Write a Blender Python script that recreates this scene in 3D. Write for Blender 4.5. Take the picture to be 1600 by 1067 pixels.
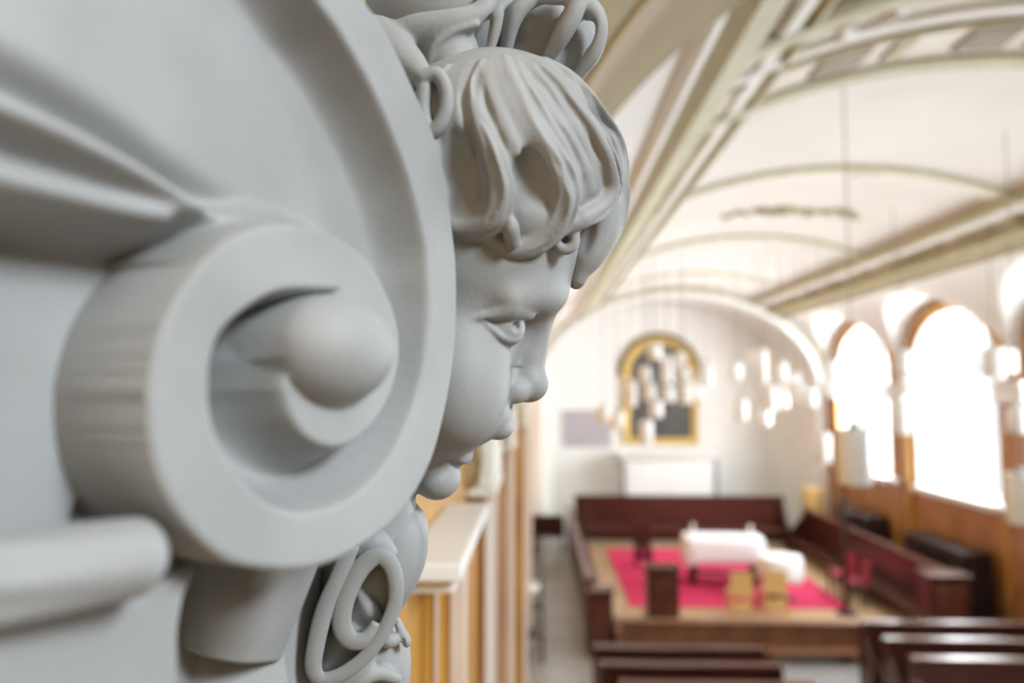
import bpy, bmesh, math, random
import numpy as np
from mathutils import Vector, Matrix

# ------------------------------------------------------------------ camera, world, light
scene = bpy.context.scene
for o in list(bpy.data.objects):
    bpy.data.objects.remove(o)
C = scene.collection
F, CX, CY = 1150.0, 800.0, 533.5           # focal length in pixels of the 1600 x 1067 frame
H = 4.5                                    # eye height above the nave floor
PITCH, YAW = math.atan(75 / F), math.atan(40 / F)
FOCUS = 0.60

cam_data = bpy.data.cameras.new('camera')
cam_data.sensor_width = 36.0
cam_data.lens = F / 1600 * 36
cam_data.clip_start = 0.02
cam_data.clip_end = 200
cam_data.dof.use_dof = True
cam_data.dof.focus_distance = FOCUS + 0.0
cam_data.dof.aperture_fstop = 2.7
cam = bpy.data.objects.new('camera', cam_data)
C.objects.link(cam)
cam.location = (0, 0, H)
cam.rotation_euler = (math.pi / 2 + PITCH, 0, YAW)
scene.camera = cam
RM = np.array(cam.rotation_euler.to_matrix())
CAM = np.array([0.0, 0.0, H])

world = bpy.data.worlds.new('sky')
scene.world = world
world.use_nodes = True
world.node_tree.nodes['Background'].inputs[0].default_value = (0.86, 0.93, 1.0, 1)
world.node_tree.nodes['Background'].inputs[1].default_value = 1.5

def area(name, loc, rot, sx, sy, energy, col=(1, 1, 1)):
    l = bpy.data.lights.new(name, 'AREA')
    l.shape = 'RECTANGLE'
    l.size, l.size_y, l.energy, l.color = sx, sy, energy, col
    o = bpy.data.objects.new(name, l)
    o.location, o.rotation_euler = loc, rot
    C.objects.link(o)
    return o

XL, XR, XC = -0.30, 8.5, 4.1               # left wall, right wall, nave axis
WIN_Y = [7.15, 11.3, 15.45, 19.6]     # window centres on the right wall
for wy in WIN_Y:                           # daylight outside each tall window
    area('window_daylight', (9.9, wy, H + 0.2), (0, math.pi / 2, 0), 5.0, 4.15, 1900 if wy > 19 else 1000, (0.95, 0.98, 1.0))
kp = Vector((3.5, -2.1, H + 2.6))         # high window of the gallery behind the camera
area('gallery_window_daylight', kp, (Vector((-0.1, 0.5, H)) - kp).to_track_quat('-Z', 'Y').to_euler(), 1.1, 1.5, 400, (0.84, 0.92, 1.0))

vs = scene.view_settings
vs.view_transform = 'Standard'
vs.look = 'None'
vs.gamma = 1.0
vs.use_curve_mapping = False
vs.exposure = 0.0

# ------------------------------------------------------------------ helpers
rnd = random.Random(7)

def ray(px, py):
    v = RM @ np.array([(px - CX) / F, (CY - py) / F, -1.0])
    return v

def at(px, py, Y):
    """world point seen at pixel (px, py) at distance Y down the nave"""
    v = ray(px, py)
    return Vector(CAM + v * (Y / v[1]))

def mesh(name, verts, faces, m=None, parent=None, smooth=False):
    me = bpy.data.meshes.new(name)
    me.from_pydata([tuple(map(float, v)) for v in verts], [], [tuple(map(int, f)) for f in faces])
    me.validate()
    bm = bmesh.new(); bm.from_mesh(me)
    bmesh.ops.recalc_face_normals(bm, faces=bm.faces[:])
    bm.to_mesh(me); bm.free()
    return link(name, me, m, parent, smooth)

def link(name, me, m=None, parent=None, smooth=False):
    o = bpy.data.objects.new(name, me)
    C.objects.link(o)
    if m: me.materials.append(m)
    if smooth:
        me.polygons.foreach_set('use_smooth', [True] * len(me.polygons))
    if parent: o.parent = parent
    return o

def obj(name, bm, m=None, parent=None, smooth=False):
    me = bpy.data.meshes.new(name)
    bmesh.ops.recalc_face_normals(bm, faces=bm.faces[:])
    bm.to_mesh(me); bm.free()
    return link(name, me, m, parent, smooth)

def tag(o, label, cat, group=None):
    o['label'] = label; o['category'] = cat
    if group: o['group'] = group
    return o

def struct(o, label=None):
    o['kind'] = 'structure'
    if label: o['label'] = label
    return o

def thing(name, label, cat, loc=(0, 0, 0), rz=0, group=None):
    o = bpy.data.objects.new(name, None)
    o.empty_display_size = 0.1
    C.objects.link(o)
    o.location = loc; o.rotation_euler = (0, 0, rz)
    return tag(o, label, cat, group)

def dup(root, loc=None, rz=None, label=None, group=None):
    r = root.copy(); C.objects.link(r)
    if loc is not None: r.location = loc
    if rz is not None: r.rotation_euler = (0, 0, rz)
    if label: r['label'] = label
    if group: r['group'] = group
    for ch in list(root.children):
        c = ch.copy(); C.objects.link(c); c.parent = r
        for g in list(ch.children):
            d = g.copy(); C.objects.link(d); d.parent = c
    return r

def bx(bm, x0, x1, y0, y1, z0, z1, bevel=0.0):
    r = bmesh.ops.create_cube(bm, size=1.0)
    vs_ = r['verts']
    for v in vs_:
        v.co = Vector(((x0 + x1) / 2 + v.co.x * (x1 - x0), (y0 + y1) / 2 + v.co.y * (y1 - y0), (z0 + z1) / 2 + v.co.z * (z1 - z0)))
    if bevel:
        es = list({e for v in vs_ for e in v.link_edges})
        bmesh.ops.bevel(bm, geom=es, offset=bevel, segments=2, affect='EDGES', profile=0.5)

def box(name, x0, x1, y0, y1, z0, z1, m, parent=None, bevel=0.0):
    bm = bmesh.new(); bx(bm, x0, x1, y0, y1, z0, z1, bevel)
    return obj(name, bm, m, parent)

def lathe(name, prof, m, parent=None, seg=24, center=(0, 0, 0), axis='Z', smooth=True):
    vs_, fs = [], []
    n = len(prof)
    for i in range(seg):
        a = 2 * math.pi * i / seg
        for r, z in prof:
            p = (r * math.cos(a), r * math.sin(a), z)
            if axis == 'X': p = (p[2], p[0], p[1])
            if axis == 'Y': p = (p[0], p[2], p[1])
            vs_.append((p[0] + center[0], p[1] + center[1], p[2] + center[2]))
    for i in range(seg):
        j = (i + 1) % seg
        for k in range(n - 1):
            fs.append((i * n + k, j * n + k, j * n + k + 1, i * n + k + 1))
    fs.append([i * n for i in range(seg)][::-1])
    fs.append([i * n + n - 1 for i in range(seg)])
    return mesh(name, vs_, fs, m, parent, smooth)

def tube_mesh(name, pts, rad, m, parent=None, seg=10, smooth=True):
    pts = [Vector(p) for p in pts]
    rad = rad if isinstance(rad, (list, tuple)) else [rad] * len(pts)
    vs_, fs = [], []
    up = Vector((0.13, 0.31, 0.94))
    for i, p in enumerate(pts):
        d = (pts[min(i + 1, len(pts) - 1)] - pts[max(i - 1, 0)]).normalized()
        s = d.cross(up)
        if s.length < 1e-4: s = d.cross(Vector((1, 0, 0)))
        s.normalize(); t = d.cross(s)
        for k in range(seg):
            a = 2 * math.pi * k / seg
            vs_.append(p + (s * math.cos(a) + t * math.sin(a)) * rad[i])
    for i in range(len(pts) - 1):
        for k in range(seg):
            l = (k + 1) % seg
            fs.append((i * seg + k, i * seg + l, (i + 1) * seg + l, (i + 1) * seg + k))
    fs.append(list(range(seg))[::-1]); fs.append([(len(pts) - 1) * seg + k for k in range(seg)])
    return mesh(name, vs_, fs, m, parent, smooth)

def mat(name, c1, c2=None, scale=4.0, rough=0.6, bump=0.0, bscale=60.0, metallic=0.0, stretch=(1, 1, 1), detail=6.0, emit=0.0, lo=0.35, hi=0.65):
    m = bpy.data.materials.new(name)
    m.use_nodes = True
    nt = m.node_tree
    b = nt.nodes['Principled BSDF']
    b.inputs['Roughness'].default_value = rough
    b.inputs['Metallic'].default_value = metallic
    c2 = c2 or tuple(x * 0.88 for x in c1)
    tc = nt.nodes.new('ShaderNodeTexCoord')
    mp = nt.nodes.new('ShaderNodeMapping'); mp.inputs['Scale'].default_value = stretch
    nz = nt.nodes.new('ShaderNodeTexNoise'); nz.inputs['Scale'].default_value = scale; nz.inputs['Detail'].default_value = detail
    cr = nt.nodes.new('ShaderNodeValToRGB')
    cr.color_ramp.elements[0].position = lo; cr.color_ramp.elements[1].position = hi
    cr.color_ramp.elements[0].color = (*c2, 1); cr.color_ramp.elements[1].color = (*c1, 1)
    nt.links.new(tc.outputs['Object'], mp.inputs[0]); nt.links.new(mp.outputs[0], nz.inputs['Vector'])
    nt.links.new(nz.outputs[0], cr.inputs[0]); nt.links.new(cr.outputs[0], b.inputs['Base Color'])
    if bump:
        n2 = nt.nodes.new('ShaderNodeTexNoise'); n2.inputs['Scale'].default_value = bscale; n2.inputs['Detail'].default_value = 8
        bp = nt.nodes.new('ShaderNodeBump'); bp.inputs['Strength'].default_value = bump; bp.inputs['Distance'].default_value = 0.02
        nt.links.new(mp.outputs[0], n2.inputs['Vector']); nt.links.new(n2.outputs[0], bp.inputs['Height'])
        nt.links.new(bp.outputs[0], b.inputs['Normal'])
    if emit:
        b.inputs['Emission Color'].default_value = (*c1, 1); b.inputs['Emission Strength'].default_value = emit
    return m

M = {}
M['stucco'] = mat('grey_white_stucco', (0.345, 0.354, 0.352), (0.30, 0.308, 0.302), 14, 0.62, 0.05, 320)
M['cream'] = mat('cream_plaster', (0.86, 0.84, 0.78), (0.81, 0.785, 0.71), 1.2, 0.75)
M['vault'] = mat('vault_plaster', (0.83, 0.82, 0.80), (0.79, 0.775, 0.74), 0.8, 0.8)
M['white'] = mat('white_plaster', (0.88, 0.88, 0.86), (0.83, 0.83, 0.81), 1.0, 0.7)
M['olive'] = mat('olive_gilt_stucco', (0.50, 0.44, 0.24), (0.36, 0.32, 0.18), 6, 0.6)
M['sage'] = mat('sage_stucco', (0.62, 0.61, 0.46), (0.55, 0.53, 0.38), 5, 0.7)
M['umber'] = mat('umber_stucco', (0.30, 0.22, 0.13), (0.22, 0.16, 0.09), 7, 0.6)
M['tan'] = mat('tan_arch_paint', (0.30, 0.225, 0.10), (0.26, 0.195, 0.085), 2, 0.7)
M['gold'] = mat('ochre_gold_paint', (0.26, 0.155, 0.03), (0.22, 0.13, 0.025), 5, 0.5)
M['gilt'] = mat('gilt_frame', (0.62, 0.43, 0.12), (0.50, 0.32, 0.07), 8, 0.4, metallic=0.25)
M['marble'] = mat('orange_marble', (0.46, 0.20, 0.07), (0.32, 0.13, 0.045), 2.4, 0.35, detail=10)
M['ochre'] = mat('ochre_marble', (0.64, 0.36, 0.08), (0.48, 0.22, 0.04), 3.0, 0.35, stretch=(1, 1, 0.5), detail=10)
M['pink'] = mat('pale_pink_marble', (0.82, 0.70, 0.60), (0.76, 0.62, 0.52), 3.0, 0.4)
M['floor'] = mat('grey_stone_floor', (0.36, 0.355, 0.355), (0.28, 0.275, 0.27), 0.9, 0.28)
M['oak'] = mat('oak_boards', (0.55, 0.37, 0.21), (0.46, 0.30, 0.16), 3, 0.35, stretch=(6, 0.6, 1))
M['mahogany'] = mat('dark_mahogany', (0.075, 0.021, 0.014), (0.045, 0.013, 0.009), 3, 0.28, stretch=(1, 1, 5))
M['mahogany_top'] = mat('red_brown_mahogany', (0.125, 0.040, 0.024), (0.08, 0.025, 0.015), 3, 0.25, stretch=(4, 1, 1))
M['brownwood'] = mat('brown_wood', (0.24, 0.105, 0.05), (0.16, 0.07, 0.03), 3, 0.35, stretch=(1, 5, 1))
M['blackwood'] = mat('blackish_wood', (0.035, 0.018, 0.018), (0.02, 0.012, 0.012), 3, 0.4)
M['paleoak'] = mat('pale_yellow_oak', (0.66, 0.44, 0.17), (0.56, 0.36, 0.13), 4, 0.45, stretch=(5, 5, 1))
M['carpet'] = mat('crimson_carpet', (0.62, 0.02, 0.10), (0.54, 0.015, 0.085), 30, 0.9, 0.3, 200)
M['linen'] = mat('white_linen', (0.90, 0.91, 0.95), (0.85, 0.86, 0.90), 8, 0.8, 0.1, 40)
M['milk'] = mat('milk_glass', (0.90, 0.90, 0.89), (0.87, 0.87, 0.86), 3, 0.3)
M['cable'] = mat('pendant_cable', (0.35, 0.33, 0.28), (0.30, 0.28, 0.24), 3, 0.5)
M['grey'] = mat('grey_metal', (0.45, 0.45, 0.47), (0.38, 0.38, 0.40), 4, 0.4, metallic=0.5)
M['lavender'] = mat('lavender_grey_board', (0.47, 0.43, 0.47), (0.42, 0.39, 0.43), 3, 0.7)
M['redcloth'] = mat('dark_red_cloth', (0.40, 0.02, 0.05), (0.30, 0.015, 0.04), 6, 0.8)
M['lead'] = mat('window_frame_paint', (0.62, 0.62, 0.60), (0.55, 0.55, 0.53), 4, 0.5)
M['dirt'] = mat('dark_pit', (0.05, 0.045, 0.04), None, 5, 0.9)

def glass_mat():
    m = bpy.data.materials.new('pale_window_glass'); m.use_nodes = True
    nt = m.node_tree; nt.nodes.clear()
    out = nt.nodes.new('ShaderNodeOutputMaterial')
    tr = nt.nodes.new('ShaderNodeBsdfTransparent'); tr.inputs[0].default_value = (0.96, 0.97, 0.97, 1)
    gl = nt.nodes.new('ShaderNodeBsdfGlossy'); gl.inputs['Roughness'].default_value = 0.05
    mx = nt.nodes.new('ShaderNodeMixShader'); mx.inputs[0].default_value = 0.06
    nt.links.new(tr.outputs[0], mx.inputs[1]); nt.links.new(gl.outputs[0], mx.inputs[2]); nt.links.new(mx.outputs[0], out.inputs[0])
    return m
M['glass'] = glass_mat()

def picture_mat():
    m = mat('dark_oil_painting', (0.10, 0.085, 0.07), (0.035, 0.045, 0.055), 1.1, 0.45)
    return m
M['picture'] = picture_mat()

# ------------------------------------------------------------------ the room
VA, VB = 4.4, 3.0                          # half span and rise of the vault above the springing (eye height)
Y_END, Y_BACK = 21.7, 24.5
BAYS = [5.07, 9.22, 13.37, 17.52]          # transverse ribs between the windows

def zbarrel(x, a=VA, b=VB):
    return b * math.sqrt(max(0.0, 1 - ((x - XC) / a) ** 2))

def zlun(y):
    z = -9
    for wy in [-1.15, 3.0] + WIN_Y:
        t = (y - wy) / 2.06
        if abs(t) < 1: z = max(z, 0.45 + 1.5 * math.sqrt(1 - t * t))
    return z

def zv(x, y):
    return H + max(zbarrel(x), zlun(y))

def vnormal(x):
    t = (x - XC) / VA
    n = Vector((t / VA, 0, math.sqrt(max(1e-3, 1 - t * t)) / VB)).normalized()
    return n

# floor
floor = struct(box('floor', -0.6, 9.3, -3.2, 25.2, -0.2, 0.0, M['floor']), 'grey stone church floor')

# ceiling: elliptical barrel vault with lunettes cut in over each window
nu = 128
ys = np.arange(-3.2, Y_END + 0.05, 0.08)
vs_, fs = [], []
for y in ys:
    for i in range(nu + 1):
        ph = -math.pi / 2 + math.pi * i / nu
        x = XC + VA * math.sin(ph)
        vs_.append((x, y, H + max(VB * math.cos(ph), zlun(y))))
for j in range(len(ys) - 1):
    for i in range(nu):
        a = j * (nu + 1) + i
        fs.append((a, a + 1, a + nu + 2, a + nu + 1))
ceiling = struct(mesh('ceiling', vs_, fs, M['vault'], smooth=True), 'cream barrel vault with window lunettes and stucco bands')
sm = ceiling.modifiers.new('thickness', 'SOLIDIFY'); sm.thickness = 0.12; sm.offset = 1

def vault_band(name, y0, y1, drop, m, x0=None, x1=None, parent=ceiling, a=VA, b=VB, seg=72):
    """a transverse stucco band following the vault, proud of it by drop"""
    x0 = XC - a + 0.001 if x0 is None else x0; x1 = XC + a - 0.001 if x1 is None else x1
    p0 = math.asin((x0 - XC) / a); p1 = math.asin((x1 - XC) / a)
    vs_, fs = [], []
    for i in range(seg + 1):
        ph = p0 + (p1 - p0) * i / seg
        for y, d in ((y0, 0.0), (y0, drop), (y1, drop), (y1, 0.0)):
            vs_.append((XC + (a - d) * math.sin(ph), y, H + (b - d) * math.cos(ph)))
    for i in range(seg):
        for k in range(3):
            q = i * 4 + k
            fs.append((q, q + 1, q + 5, q + 4))
    return mesh(name, vs_, fs, m, parent, smooth=False)

def long_band(name, x, w, drop, y0, y1, m, parent=ceiling):
    """a longitudinal moulding along the vault at x"""
    ph = math.asin((x - XC) / VA); dp = w / VA
    vs_, fs = [], []
    for y in (y0, y1):
        for p, d in ((ph - dp, 0.0), (ph - dp * 0.8, drop), (ph + dp * 0.8, drop), (ph + dp, 0.0)):
            vs_.append((XC + (VA - d) * math.sin(p), y, H + (VB - d) * math.cos(p)))
    fs = [(0, 1, 5, 4), (1, 2, 6, 5), (2, 3, 7, 6), (3, 2, 1, 0), (4, 5, 6, 7)]
    return mesh(name, vs_, fs, m, parent)

X_IN = XC - 2.72
def rib(name, y0, y1, drop, m): return vault_band(name, y0, y1, drop, m, X_IN, 2 * XC - X_IN)
# broad rib next to the near arch, with two rows of mouldings and sunk fields
rib('stucco_rib', 5.0, 6.5, 0.05, M['cream'])
rib('rib_edging', 6.42, 6.62, 0.11, M['sage'])
rib('rib_edging', 4.98, 5.16, 0.11, M['sage'])
rib('rib_edging', 5.50, 5.62, 0.10, M['white'])
rib('rib_edging', 5.78, 5.84, 0.09, M['olive'])
for i in range(8):
    xa = XC - 2.4 + i * 0.62
    vault_band('rib_field', 5.92, 6.30, 0.075, M['umber'] if i % 2 else M['olive'], xa, xa + (0.42 if i % 2 else 0.16), seg=8)
# slender ribs farther down the nave
for y in (10.0, 14.4, 18.9):
    rib('stucco_rib', y - 0.14, y + 0.14, 0.045, M['cream'])
    rib('rib_edging', y - 0.20, y - 0.12, 0.075, M['sage'])
# longitudinal cornices of the vault
for sx in (-1, 1):
    xo = XC + sx * 2.86
    long_band('vault_cornice', xo, 0.20, 0.15, 3.9, Y_END - 0.05, M['sage'] if sx < 0 else M['olive'])
    long_band('cornice_fillet', xo + sx * 0.30, 0.06, 0.10, 3.9, Y_END - 0.05, M['white'])
    long_band('cornice_fillet', XC + sx * 2.42, 0.09, 0.09, 3.9, Y_END - 0.05, M['white'])
    long_band('cornice_fillet', XC + sx * 2.24, 0.035, 0.11, 3.9, Y_END - 0.05, M['olive'])
    y = 6.8
    while y < Y_END - 0.8:                 # sunk fields between the two longitudinal mouldings
        long_band('vault_field', XC + sx * 2.62, 0.07, 0.05, y, y + 0.9, M['olive'] if int(y * 2) % 3 else M['sage'])
        y += 1.38

def leafy(name, x, y, lx, ly, n, m, seed=1, size=0.11, parent=ceiling):
    """relief ornament of many small stucco leaves moulded on the vault"""
    r = random.Random(seed); bm = bmesh.new()
    for i in range(n):
        u = r.gauss(0, 0.42); v = r.gauss(0, 0.42)
        px_, py_ = x + u * lx, y + v * ly
        px_ = min(max(px_, 0.1), 8.1)
        p = Vector((px_, py_, zv(px_, py_))) - vnormal(px_) * 0.02
        s = size * r.uniform(0.5, 1.2)
        mt = Matrix.Translation(p) @ Matrix.Rotation(math.atan2(-(px_ - XC) * VB, VA * VA * 0.9) * -1, 4, 'Y') @ Matrix.Rotation(r.uniform(0, 6.28), 4, 'Z') @ Matrix.Diagonal((s * 1.5, s * 0.6, s * 0.5, 1))
        bmesh.ops.create_icosphere(bm, subdivisions=1, radius=1.0, matrix=mt)
    o = obj(name, bm, m, parent, smooth=True)
    return o
orn = []
for args in (('leaf_ornament', 4.2, 12.3, 1.1, 0.26, 60, M['olive'], 3, 0.085),
             ('leaf_ornament', 4.4, 10.0, 0.55, 0.16, 45, M['olive'], 4, 0.065),
             ('leaf_ornament', 4.2, 14.4, 0.8, 0.14, 40, M['olive'], 5, 0.065),
             ('leaf_ornament', 1.75, 4.75, 0.45, 0.25, 120, M['umber'], 6, 0.05),
             ('leaf_ornament', 2.15, 5.3, 0.3, 0.2, 60, M['olive'], 8, 0.05),
             ('leaf_ornament', 2.45, 5.3, 0.10, 0.09, 30, M['umber'], 9, 0.04),
             ('leaf_ornament', 1.75, 5.7, 0.25, 0.35, 60, M['olive'], 10, 0.045),
             ('leaf_ornament', 1.5, 6.9, 0.22, 0.5, 80, M['olive'], 11, 0.05),
             ('leaf_ornament', 1.45, 8.8, 0.22, 0.8, 90, M['olive'], 12, 0.06),
             ('leaf_ornament', 1.4, 11.8, 0.22, 1.1, 80, M['sage'], 13, 0.07),
             ('leaf_ornament', 4.7, 6.75, 0.10, 0.10, 30, M['umber'], 14, 0.05),
             ('leaf_ornament', 6.9, 13.37, 0.16, 0.6, 60, M['umber'], 15, 0.07),
             ('leaf_ornament', 6.95, 17.5, 0.16, 0.5, 60, M['umber'], 16, 0.07),
             ('leaf_ornament', 7.0, 21.2, 0.3, 0.3, 50, M['olive'], 17, 0.08),
             ('leaf_ornament', 3.4, 6.72, 1.6, 0.08, 110, M['sage'], 18, 0.04),
             ('leaf_ornament', 4.2, 21.2, 2.0, 0.3, 70, M['sage'], 19, 0.07)):
    leafy(*args)
# the round stucco ear of the near panel
tube_mesh('stucco_scroll', [Vector((2.45 + 0.20 * math.cos(t), 5.3 + 0.18 * math.sin(t), zv(2.45 + 0.20 * math.cos(t), 5.3) - 0.07)) for t in np.linspace(0, 6.2, 20)], 0.045, M['white'], ceiling, 8)

# near transverse arch the camera looks past
arch_near = struct(mesh('trim_1', *(lambda: (lambda vs_, fs: (vs_, fs))(*[
    [(XC + (a) * math.sin(ph), y, H + b * math.cos(ph)) for ph in np.linspace(-math.pi / 2, math.pi / 2, 73)
     for (a, b, y) in ((4.4, 3.1, 1.9), (4.25, 2.9, 1.9), (4.25, 2.9, 3.8), (4.4, 3.1, 3.8))],
    [(i * 4 + k, i * 4 + k + 1, i * 4 + k + 5, i * 4 + k + 4) for i in range(72) for k in range(3)]]))(), M['tan'], smooth=False),
    'tan painted transverse arch with a gold stripe')
vs_ = [(XC + a * math.sin(ph), y, H + b * math.cos(ph)) for ph in np.linspace(-math.pi / 2, math.pi / 2, 73)
       for (a, b, y) in ((4.245, 2.895, 2.55), (4.23, 2.88, 2.57), (4.23, 2.88, 2.86), (4.245, 2.895, 2.88))]
mesh('gold_stripe', vs_, [(i * 4 + k, i * 4 + k + 1, i * 4 + k + 5, i * 4 + k + 4) for i in range(72) for k in range(3)], M['gold'], arch_near)

struct(box('wall_rear', -0.5, 9.3, -3.4, -3.2, 0, H + 4.2, M['tan']), 'tan rear wall of the gallery')
# right wall with tall arched windows
SILL, SPR, HW, RISE = H - 2.15, H + 0.62, 1.5, 1.02
def warch(t):                              # arch height at t = (y - centre) / half width
    return SPR + RISE * math.sqrt(max(0, 1 - t * t))
NS = 22
def arched_wall(name, x, y0, y1, z0, z1, m):
    vs_, fs = [], []
    def quad(ya, yb, za, zb, zc, zd):
        n = len(vs_); vs_.extend([(x, ya, za), (x, yb, zb), (x, yb, zc), (x, ya, zd)]); fs.append((n, n + 1, n + 2, n + 3))
    cur = y0
    for wy in WIN_Y:
        a, b = wy - HW, wy + HW
        quad(cur, a, z0, z0, z1, z1)
        for i in range(NS):
            ta, tb = -math.cos(math.pi * i / NS), -math.cos(math.pi * (i + 1) / NS)
            ya, yb = wy + HW * ta, wy + HW * tb
            quad(ya, yb, z0, z0, SILL, SILL)
            quad(ya, yb, warch(ta), warch(tb), z1, z1)
        cur = b
    quad(cur, y1, z0, z0, z1, z1)
    return mesh(name, vs_, fs, m)
wall_right = struct(arched_wall('wall_right', XR, -3.2, Y_END + 0.1, 0, H + 2.5, M['marble']), 'orange marble side wall with arched windows')
for k, wy in enumerate(WIN_Y):             # splayed reveals, ochre arch surrounds, frames and panes
    hw2, xo = HW * 0.93, XR + 0.42
    def outline(hw, x, dz=0.0, n=24):
        pts = [(x, wy - hw, SILL + dz)]
        for i in range(n + 1):
            t = -math.cos(math.pi * i / n)
            pts.append((x, wy + hw * t, SPR + (RISE * hw / HW) * math.sqrt(max(0, 1 - t * t))))
        pts.append((x, wy + hw, SILL + dz))
        return pts
    A, B = outline(HW, XR), outline(hw2, xo, 0.08)
    n = len(A)
    struct(mesh('trim_2', A + B, [(i, (i + 1) % n, n + (i + 1) % n, n + i) for i in range(n - 1)], M['cream']), 'cream splayed reveal of an arched window')
    sill = struct(box('trim_3', XR - 0.12, xo, wy - HW - 0.06, wy + HW + 0.06, SILL - 0.12, SILL + 0.02, M['white'], bevel=0.02), 'white stone window sill')
    A2 = outline(HW + 0.30, XR - 0.05)[1:-1]; B2 = outline(HW + 0.02, XR - 0.07)[1:-1]
    n2 = len(A2)
    S = A2 + B2 + [(XR + 0.0, y, z) for (_, y, z) in A2]
    surround = struct(mesh('trim_4', S, [(i, i + 1, n2 + i + 1, n2 + i) for i in range(n2 - 1)] + [(i, i + 1, 2 * n2 + i + 1, 2 * n2 + i) for i in range(n2 - 1)], M['ochre']), 'ochre arched surround over a window')
    # frame
    fr = bmesh.new()
    P = outline(hw2, xo - 0.03, 0.08)
    for i in range(len(P)):
        p, q = Vector(P[i]), Vector(P[(i + 1) % len(P)])
        d = (q - p)
        if d.length < 1e-4: continue
        ctr = (p + q) / 2
        mtx = Matrix.Translation(ctr) @ d.to_track_quat('Y', 'X').to_matrix().to_4x4() @ Matrix.Diagonal((0.07, d.length + 0.03, 0.07, 1))
        bmesh.ops.create_cube(fr, size=1.0, matrix=mtx)
    win = struct(obj('window_%d' % (k + 1), fr, M['lead']), 'tall arched church window full of daylight')
    zt = H + 0.45
    box('transom', xo - 0.06, xo, wy - hw2, wy + hw2, zt - 0.03, zt + 0.03, M['lead'], win)
    for f in (-0.33, 0.33):
        t = f
        box('mullion', xo - 0.05, xo - 0.01, wy + hw2 * f - 0.018, wy + hw2 * f + 0.018, SILL + 0.08, SPR + RISE * 0.92 * math.sqrt(1 - f * f), M['lead'], win)
    cuts = [-1, -0.33, 0.33, 1]
    for c in range(3):
        ya, yb = wy + hw2 * cuts[c], wy + hw2 * cuts[c + 1]
        bm = bmesh.new(); bx(bm, xo + 0.005, xo + 0.012, ya + 0.02, yb - 0.02, SILL + 0.1, zt - 0.03)
        obj('pane', bm, M['glass'], win)
        pv = []
        for x_ in (xo + 0.005, xo + 0.012):
            pv += [(x_, ya + 0.02, zt + 0.03)] + [(x_, yy, max(zt + 0.04, SPR + RISE * 0.93 * math.sqrt(max(0, 1 - ((yy - wy) / hw2) ** 2)))) for yy in np.linspace(ya + 0.02, yb - 0.02, 10)] + [(x_, yb - 0.02, zt + 0.03)]
        n3 = len(pv) // 2
        mesh('pane', pv, [list(range(n3)), list(range(n3, 2 * n3))[::-1]] + [(i, (i + 1) % n3, n3 + (i + 1) % n3, n3 + i) for i in range(n3)], M['glass'], win)
for y in BAYS[1:] + [Y_END - 0.3]:         # slim pilaster strips on the piers
    p = struct(box('trim_5', XR - 0.10, XR + 0.02, y - 0.34, y + 0.34, 0, H - 0.25, M['marble'], bevel=0.01), 'orange marble pilaster strip between windows')
    for s in (-1, 1):
        box('ochre_edge', XR - 0.12, XR, y + s * 0.34 - 0.05, y + s * 0.34 + 0.05, 0, H - 0.25, M['ochre'], p)
    cp = bmesh.new(); bx(cp, XR - 0.20, XR, y - 0.42, y + 0.42, H - 0.25, H + 0.05, 0.03); bx(cp, XR - 0.26, XR, y - 0.48, y + 0.48, H + 0.05, H + 0.14, 0.02)
    obj('capital_block', cp, M['white'], p)

# left wall, seen edge on
wall_left = struct(box('wall_left', -0.5, XL, -3.2, Y_END + 0.1, 0, H + 3.2, M['ochre']), 'ochre marble side wall beside the camera')
def pilaster(y, proj, w, cols, cap=True):
    p = struct(box('trim_6', XL, XL + proj, y, y + w, 0, H - 0.45, M[cols[0]], bevel=0.004), 'marble pilaster on the left wall')
    box('edge_strip', XL + proj * 0.72, XL + proj + 0.012, y - 0.012, y + 0.05, 0, H - 0.45, M[cols[1]], p, 0.003)
    box('edge_strip', XL + proj * 0.30, XL + proj * 0.42, y - 0.010, y + 0.03, 0, H - 0.45, M[cols[1]], p, 0.003) if len(cols) > 2 else None
    if not cap:
        bm = bmesh.new(); bx(bm, XL, XL + proj + 0.015, y - 0.3, y + w, H - 0.45, H - 0.415, 0.006); bx(bm, XL, XL + proj + 0.035, y - 0.34, y + w + 0.02, H - 0.415, H - 0.375, 0.006)
        obj('ledge', bm, M['white'], p)
    if cap:
        bm = bmesh.new()
        bx(bm, XL, XL + proj + 0.02, y - 0.05, y + w + 0.05, H - 0.45, H - 0.42, 0.008)
        bx(bm, XL, XL + proj + 0.01, y - 0.02, y + w + 0.02, H - 0.42, H - 0.12, 0.02)
        for i in range(5):
            z = H - 0.40 + 0.05 * i
            bmesh.ops.create_uvsphere(bm, u_segments=10, v_segments=6, radius=1, matrix=Matrix.Translation((XL + proj * (0.3 + 0.13 * i), y - 0.01, z)) @ Matrix.Diagonal((0.022, 0.03, 0.045, 1)))
        bx(bm, XL, XL + proj + 0.05, y - 0.08, y + w + 0.08, H - 0.12, H - 0.02, 0.015)
        obj('capital_block', bm, M['cream'], p)
        tube_mesh('gilt_sprig', [(XL + proj * 0.4, y - 0.05, H - 0.40), (XL + proj * 0.6, y - 0.06, H - 0.3), (XL + proj * 0.5, y - 0.06, H - 0.2), (XL + proj * 0.8, y - 0.05, H - 0.12)], 0.012, M['olive'], p)
    return p
struct(box('trim_7', XL, -0.20, 0.04, 0.66, 0, H - 0.262, M['ochre'], bevel=0.006), 'ochre marble pilaster shaft carrying the stucco capital')
pilaster(1.95, 0.10, 0.5, ('ochre', 'pink', 1), False)
pilaster(3.15, 0.105, 0.6, ('marble', 'white'))
pilaster(5.4, 0.11, 0.7, ('ochre', 'white', 1))
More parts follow.
